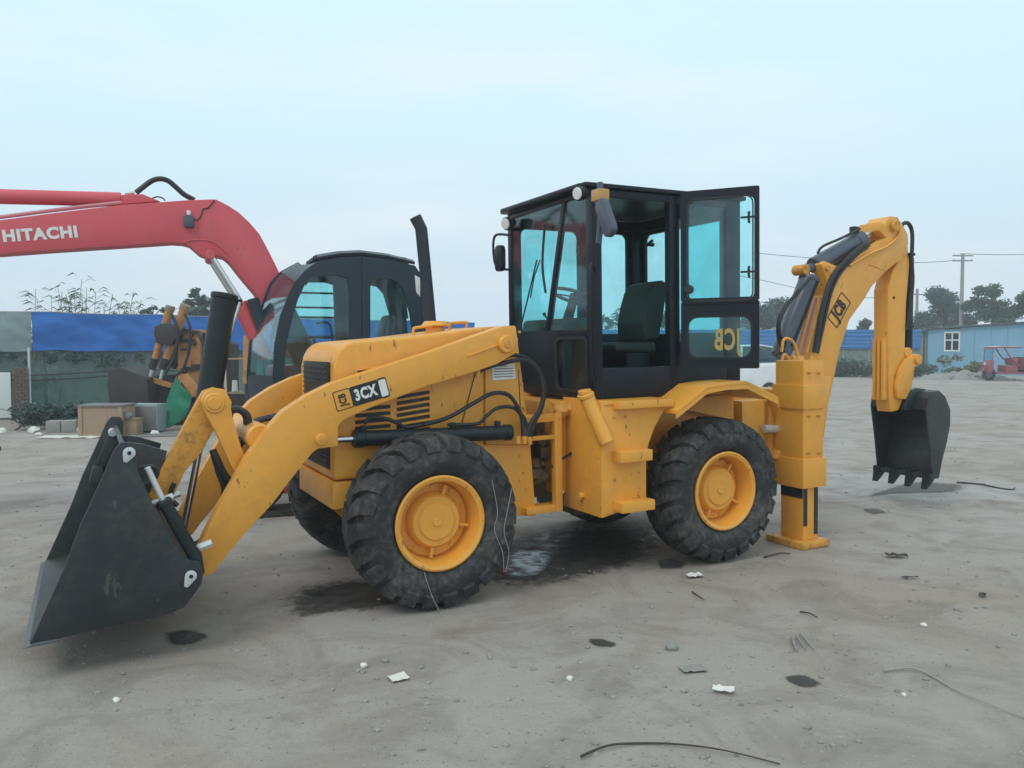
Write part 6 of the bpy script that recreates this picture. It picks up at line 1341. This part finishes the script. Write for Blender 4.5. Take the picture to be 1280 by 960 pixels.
b6 = blobs(36, [(-15.933, 3.407), (-15.647, 3.335), (-16.653, 3.263), (-16.295, 3.263)], (.25, .25, .2, .25), .5, 21)
tree('background_bush', (-16.2, 36, 0), b6, 900, .07, M['leaf_mid'], 'thin green treetop just above the blue tarp', 'tree', None, .06, 121)
def pole(base, h, arm, label, z2=None):
    root = empty('utility_pole', base); tag(root, label, 'utility pole')
    m = MB(); m.cyl((0, 0, 0), (0, 0, h), .16, .11, 12); m.build('pole', M['pole'], root)
    for z in arm: m = MB(); m.box(-.75, .75, -.06, .06, z - .05, z + .05); m.build('cross_arm', M['pole'], root)
    for z in arm:
        for x in (-.65, .65): m = MB(); m.cyl((x, 0, z + .05), (x, 0, z + .2), .05, .035, 8); m.build('insulator', M['white'], root)
    return root
pz_ = [(33.389, 8.678), (33.401, 8.204)]
pole((33.6, 60, 0), pz_[0][1], (pz_[0][1] - .15, pz_[1][1] - .05), 'tall concrete utility pole behind the blue shed')
pz2 = [(34.124, 6.655), (34.135, 6.183)]
pole((34.3, 68, 0), pz2[0][1], (pz2[1][1],), 'shorter utility pole right of the dipper arm')
for i, (pts, lb) in enumerate((([(33.389, 60.000, 8.678), (36.969, 60.000, 8.590), (41.735, 60.000, 8.738)], 'power line running right from the tall pole'), ([(33.401, 60.000, 8.204), (30.423, 60.000, 8.026), (25.052, 60.000, 8.145), (17.886, 60.000, 8.738)], 'power line running left from the tall pole'), ([(33.129, 66.000, 6.115), (27.614, 66.000, 5.788), (21.020, 66.000, 7.097), (17.070, 66.000, 7.881)], 'power line running left from the shorter pole'), ([(34.181, 66.000, 6.115), (35.502, 66.000, 5.853), (36.815, 66.000, 5.919)], 'power line between the two poles'))):
    m = MB(); m.tube(pts, .022, 5, 6); o = m.build('power_line', M['wire']); tag(o, lb, 'cable')

# ================================================================== marks and litter on the yard
def patch(name, pts, z, mat, label, cat, seed):
    """thin irregular stain sheet lying on the dirt"""
    n = len(pts); cx_ = sum(p[0] for p in pts) / n; cy_ = sum(p[1] for p in pts) / n; P = [Vector(p) for p in pts]; o_ = []
    for i in range(n):
        p0, p1, p2, p3 = P[i - 1], P[i], P[(i + 1) % n], P[(i + 2) % n]
        for k in range(8):
            t = k / 8; o_.append(.5 * ((2 * p1) + (p2 - p0) * t + (2 * p0 - 5 * p1 + 4 * p2 - p3) * t * t + (3 * p1 - p0 - 3 * p2 + p3) * t ** 3))
    m = MB(); bm = m.bm; c_ = Vector((cx_, cy_)); lev = (1.22, 1.05, .85, .6, .3)
    rows = [[bm.verts.new(((c_ + (q - c_) * f).x, (c_ + (q - c_) * f).y, z)) for q in o_] for f in lev]; cv = bm.verts.new((cx_, cy_, z))
    for a, b in zip(rows, rows[1:]):
        for i in range(len(a)): bm.faces.new((a[i], a[(i + 1) % len(a)], b[(i + 1) % len(a)], b[i]))
    for i in range(len(rows[-1])): bm.faces.new((rows[-1][i], rows[-1][(i + 1) % len(rows[-1])], cv))
    o = m.build(name, mat, None, 0); at_ = o.data.attributes.new('soak', 'FLOAT', 'POINT')
    vals = [v for v in (0, .25, .5, .8, 1.0) for _ in o_] + [1.0]; at_.data.foreach_set('value', vals)
    return tag(o, label, cat)
patch('oil_stain', [(1.363, 3.939), (1.454, 3.968), (1.504, 3.910), (1.499, 3.834), (1.418, 3.816), (1.372, 3.872)], .004, M['oil'], 'dark oil stain right of the white paper scrap', 'stain', 1)
patch('oil_stain', [(0.430, 4.455), (0.508, 4.468), (0.573, 4.406), (0.548, 4.346), (0.465, 4.358)], .004, M['oil'], 'small dark oil stain before the rear wheel, left of the twigs', 'stain', 2)
patch('oil_stain', [(1.126, 6.118), (1.247, 6.165), (1.327, 6.049), (1.257, 5.916), (1.125, 5.916)], .008, M['oil'], 'oval dark stain by the rear wheel', 'stain', 3)
patch('oil_stain', [(-1.996, 4.518), (-1.942, 4.609), (-1.805, 4.583), (-1.734, 4.493), (-1.781, 4.382), (-1.892, 4.382)], .004, M['oil'], 'dark stain under the heel of the front bucket', 'stain', 4)
patch('wet_shade_patch', [(-1.461, 5.382), (-1.135, 5.607), (-0.580, 5.727), (-0.538, 5.311), (-0.859, 4.982), (-1.054, 4.951), (-1.341, 4.861)], .004, M['wet'], 'dark wet patch left of the front wheel', 'wet patch', 5)
patch('wet_shade_patch', [(-0.259, 6.409), (0.361, 7.146), (1.196, 7.407), (1.247, 6.674), (0.990, 6.118), (0.518, 5.687), (0.056, 5.493), (-0.288, 5.687)], .004, M['wet'], 'wet ground darkened with painted shade under the loader between its wheels', 'wet patch', 6)  # part wet ground, part painted shade beneath the machine
patch('puddle', [(-0.086, 6.072), (0.064, 6.359), (0.283, 6.359), (0.309, 6.118), (0.212, 5.810), (0.058, 5.687), (-0.058, 5.727)], .010, M['water'], 'small bright puddle behind the front wheel', 'puddle', 7)
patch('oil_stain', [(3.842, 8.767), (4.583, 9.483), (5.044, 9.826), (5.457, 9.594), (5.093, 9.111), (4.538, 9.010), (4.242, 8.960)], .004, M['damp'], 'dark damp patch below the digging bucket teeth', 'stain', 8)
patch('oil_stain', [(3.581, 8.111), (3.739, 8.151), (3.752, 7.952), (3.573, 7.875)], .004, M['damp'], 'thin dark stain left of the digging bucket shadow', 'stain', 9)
def litter(name, pos, sx, sy, mat, label, cat, seed, h=.02, rot=0):
    n = 7; g = [[(sx * (i / n - .5), sy * (j / 4 - .5), .006 + h * (.5 + .5 * noise.noise(Vector((i * .8, j * .9, seed))))) for j in range(5)] for i in range(n + 1)]
    m = MB(); m.sheet(g, .002); o = m.build(name, mat, None, 0); o.location = (pos[0], pos[1], 0); o.rotation_euler.z = rot; return tag(o, label, cat)
litter('paper_scrap', [(1.012, 3.762)][0], .10, .055, M['paper'], 'folded white paper scrap lying left of the oil stain', 'paper', 1, .03, R(-20))
litter('paper_scrap', [(1.312, 5.687)][0], .12, .07, M['paper'], 'white paper scrap near the rear wheel', 'paper', 2, .03, R(15))
litter('paper_scrap', [(-0.567, 3.919)][0], .09, .08, M['paper'], 'pale flattened scrap in the left foreground', 'paper', 3, .015, R(30))
litter('paper_scrap', [(0.926, 4.028)][0], .13, .08, M['stone'], 'thin grey scrap above the white paper', 'paper', 4, .012, R(10))
litter('dry_leaf', [(3.026, 6.236)][0], .16, .07, M['twig'], 'dark dry leaf right of the stabiliser foot', 'leaf', 5, .04, 0)
litter('dry_leaf', [(3.123, 5.242)][0], .07, .04, M['twig'], 'tiny dark leaf at the right side of the yard', 'leaf', 6, .03, 1)
litter('dry_leaf', [(2.840, 5.647)][0], .12, .02, M['twig'], 'narrow dark leaf below the larger dry leaf', 'leaf', 7, .02, .1)
def stick(name, pts, r, mat, label, cat, z=.012):
    m = MB(); m.tube([(x, y, z + .006 * math.sin(i * 2.1)) for i, (x, y) in enumerate(pts)], lambda t: r * (1 - .5 * t), 6, 5); return tag(m.build(name, mat), label, cat)
stick('bent_stick', [(0.276, 3.142), (0.395, 3.219), (0.533, 3.259), (0.695, 3.239), (0.862, 3.180), (1.060, 3.093)], .0055, M['twig'], 'long thin bent stick in the foreground', 'stick')
stick('cord', [(1.888, 3.998), (2.044, 4.018), (2.105, 3.939), (2.127, 3.762), (2.189, 3.608), (2.294, 3.459)], .006, M['cord'], 'pale cord winding off the right edge', 'cord')
stick('wire', [(5.434, 9.709), (5.618, 9.538), (5.725, 9.320), (5.809, 9.214), (5.893, 9.320)], .012, M['wire'], 'dark bent wire right of the digging bucket', 'wire')
stick('twig', [(1.656, 4.531), (1.639, 4.265)], .007, M['stone'], 'pale twig, right one of a small bundle', 'twig')
stick('twig', [(1.620, 4.493), (1.595, 4.277)], .007, M['stone'], 'pale twig in the middle of the small bundle', 'twig')
stick('twig', [(1.584, 4.455), (1.539, 4.265)], .012, M['stone'], 'thick pale twig, left one of the small bundle', 'twig')
stick('twig', [(1.211, 5.311), (1.247, 5.125)], .006, M['twig'], 'short dark twig below the paper scrap near the rear wheel', 'twig')
stick('twig', [(1.791, 4.906), (1.834, 4.861), (1.867, 4.817)], .006, M['twig'], 'thin dark twig above the pale twig bundle', 'twig')
stick('twig', [(1.978, 6.212), (2.136, 6.309), (2.228, 6.334)], .008, M['twig'], 'dark twig beside the stabiliser foot', 'twig')
for i, (gp, r_, lb) in enumerate(zip([(0.876, 4.311), (-0.766, 4.069), (-0.664, 4.133), (0.287, 3.910), (-1.846, 3.666), (0.418, 4.335), (2.444, 4.677), (1.861, 3.727)], (.035, .022, .02, .02, .02, .015, .02, .015), ('grey stone near the middle of the foreground', 'pale pebble left of the flattened scrap', 'small pebble above the flattened scrap', 'white pebble in the middle foreground', 'white chip at the lower left', 'dark pebble by the small oil stain', 'white chip at the right of the yard', 'white chip near the pale cord'))):
    m = MB(); m.rock((0, 0, r_ * .4), r_, .7, 2); o = m.build('pebble', M['paper'] if 'white' in lb or 'pale' in lb else M['stone'], None, 60); o.location = at(gp); tag(o, lb, 'stone')
# loose grit over the near ground
m = MB(); rnd = random.Random(77)
for k in range(5200):
    y = 2.3 + 14 * rnd.random() ** 1.7; x = rnd.uniform(-.75, .75) * y
    if noise.noise(Vector((x * .5, y * .5, 3))) < -.15: continue
    r_ = rnd.choice((.003, .003, .004, .004, .005, .006, .007, .010, .015)); ret = {'verts': m.ico(1)}
    a = rnd.uniform(.6, 1.4)
    for v in ret['verts']: v.co = Vector((x + v.co.x * a * r_, y + v.co.y * r_, v.co.z * .7 * r_ + r_ * .2)) + Vector((rnd.uniform(-1, 1), rnd.uniform(-1, 1), 0)) * r_ * .25
o = m.build('gravel', M['stone'], None, 0); tag(o, 'loose grit scattered over the dusty yard', 'gravel', kind='stuff')
# pale strings caught on the front tyre
for i, (pts, lb) in enumerate((([(0.361, -0.012, 0.800), (0.398, -0.012, 0.589), (0.373, -0.012, 0.477), (0.428, -0.012, 0.324), (0.437, -0.012, 0.191)], 'pale string hanging over the right side of the front tyre'), ([(-0.116, -0.012, 0.274), (-0.067, -0.012, 0.116), (-0.016, -0.012, 0.006)], 'pale string across the bottom of the front tyre'), ([(0.505, -0.012, 0.734), (0.467, -0.012, 0.581), (0.442, -0.012, 0.453), (0.475, -0.012, 0.317), (0.449, -0.012, 0.189)], 'pale string nearest the tread of the front tyre'))):
    m = MB(); m.tube(pts, .0022, 5, 4); tag(m.build('string', M['cord'], None), lb, 'string').matrix_world = Matrix.Translation((-0.4404, 4.9359, 0)) @ Matrix.Rotation(R(28), 4, 'Z') @ Matrix.Rotation(-R(1), 4, 'Y')

# ------------------------------------------------------------------ thin summer haze over the yard
m = MB(); m.box(-90, 95, -6, 92, -1, 10.5)
hz = bpy.data.materials.new('haze_air'); hz.use_nodes = True; hn, hl = hz.node_tree.nodes, hz.node_tree.links; hn.clear()
ho = hn.new('ShaderNodeOutputMaterial'); hv = hn.new('ShaderNodeVolumePrincipled'); hv.inputs['Density'].default_value = .0036; hv.inputs['Color'].default_value = (.96, .985, 1.0, 1); hv.inputs['Anisotropy'].default_value = .2
hl.new(hv.outputs[0], ho.inputs['Volume'])
o = m.build('haze', hz, None, 0); tag(o, 'thin pale haze filling the air over the yard', 'haze', kind='stuff')
import re
def sub(f, pairs):
    s=open(f).read()
    for a,b in pairs:
        if a not in s: print('MISSING',f,a[:70]); continue
        s=s.replace(a,b)
    open(f,'w').write(s)
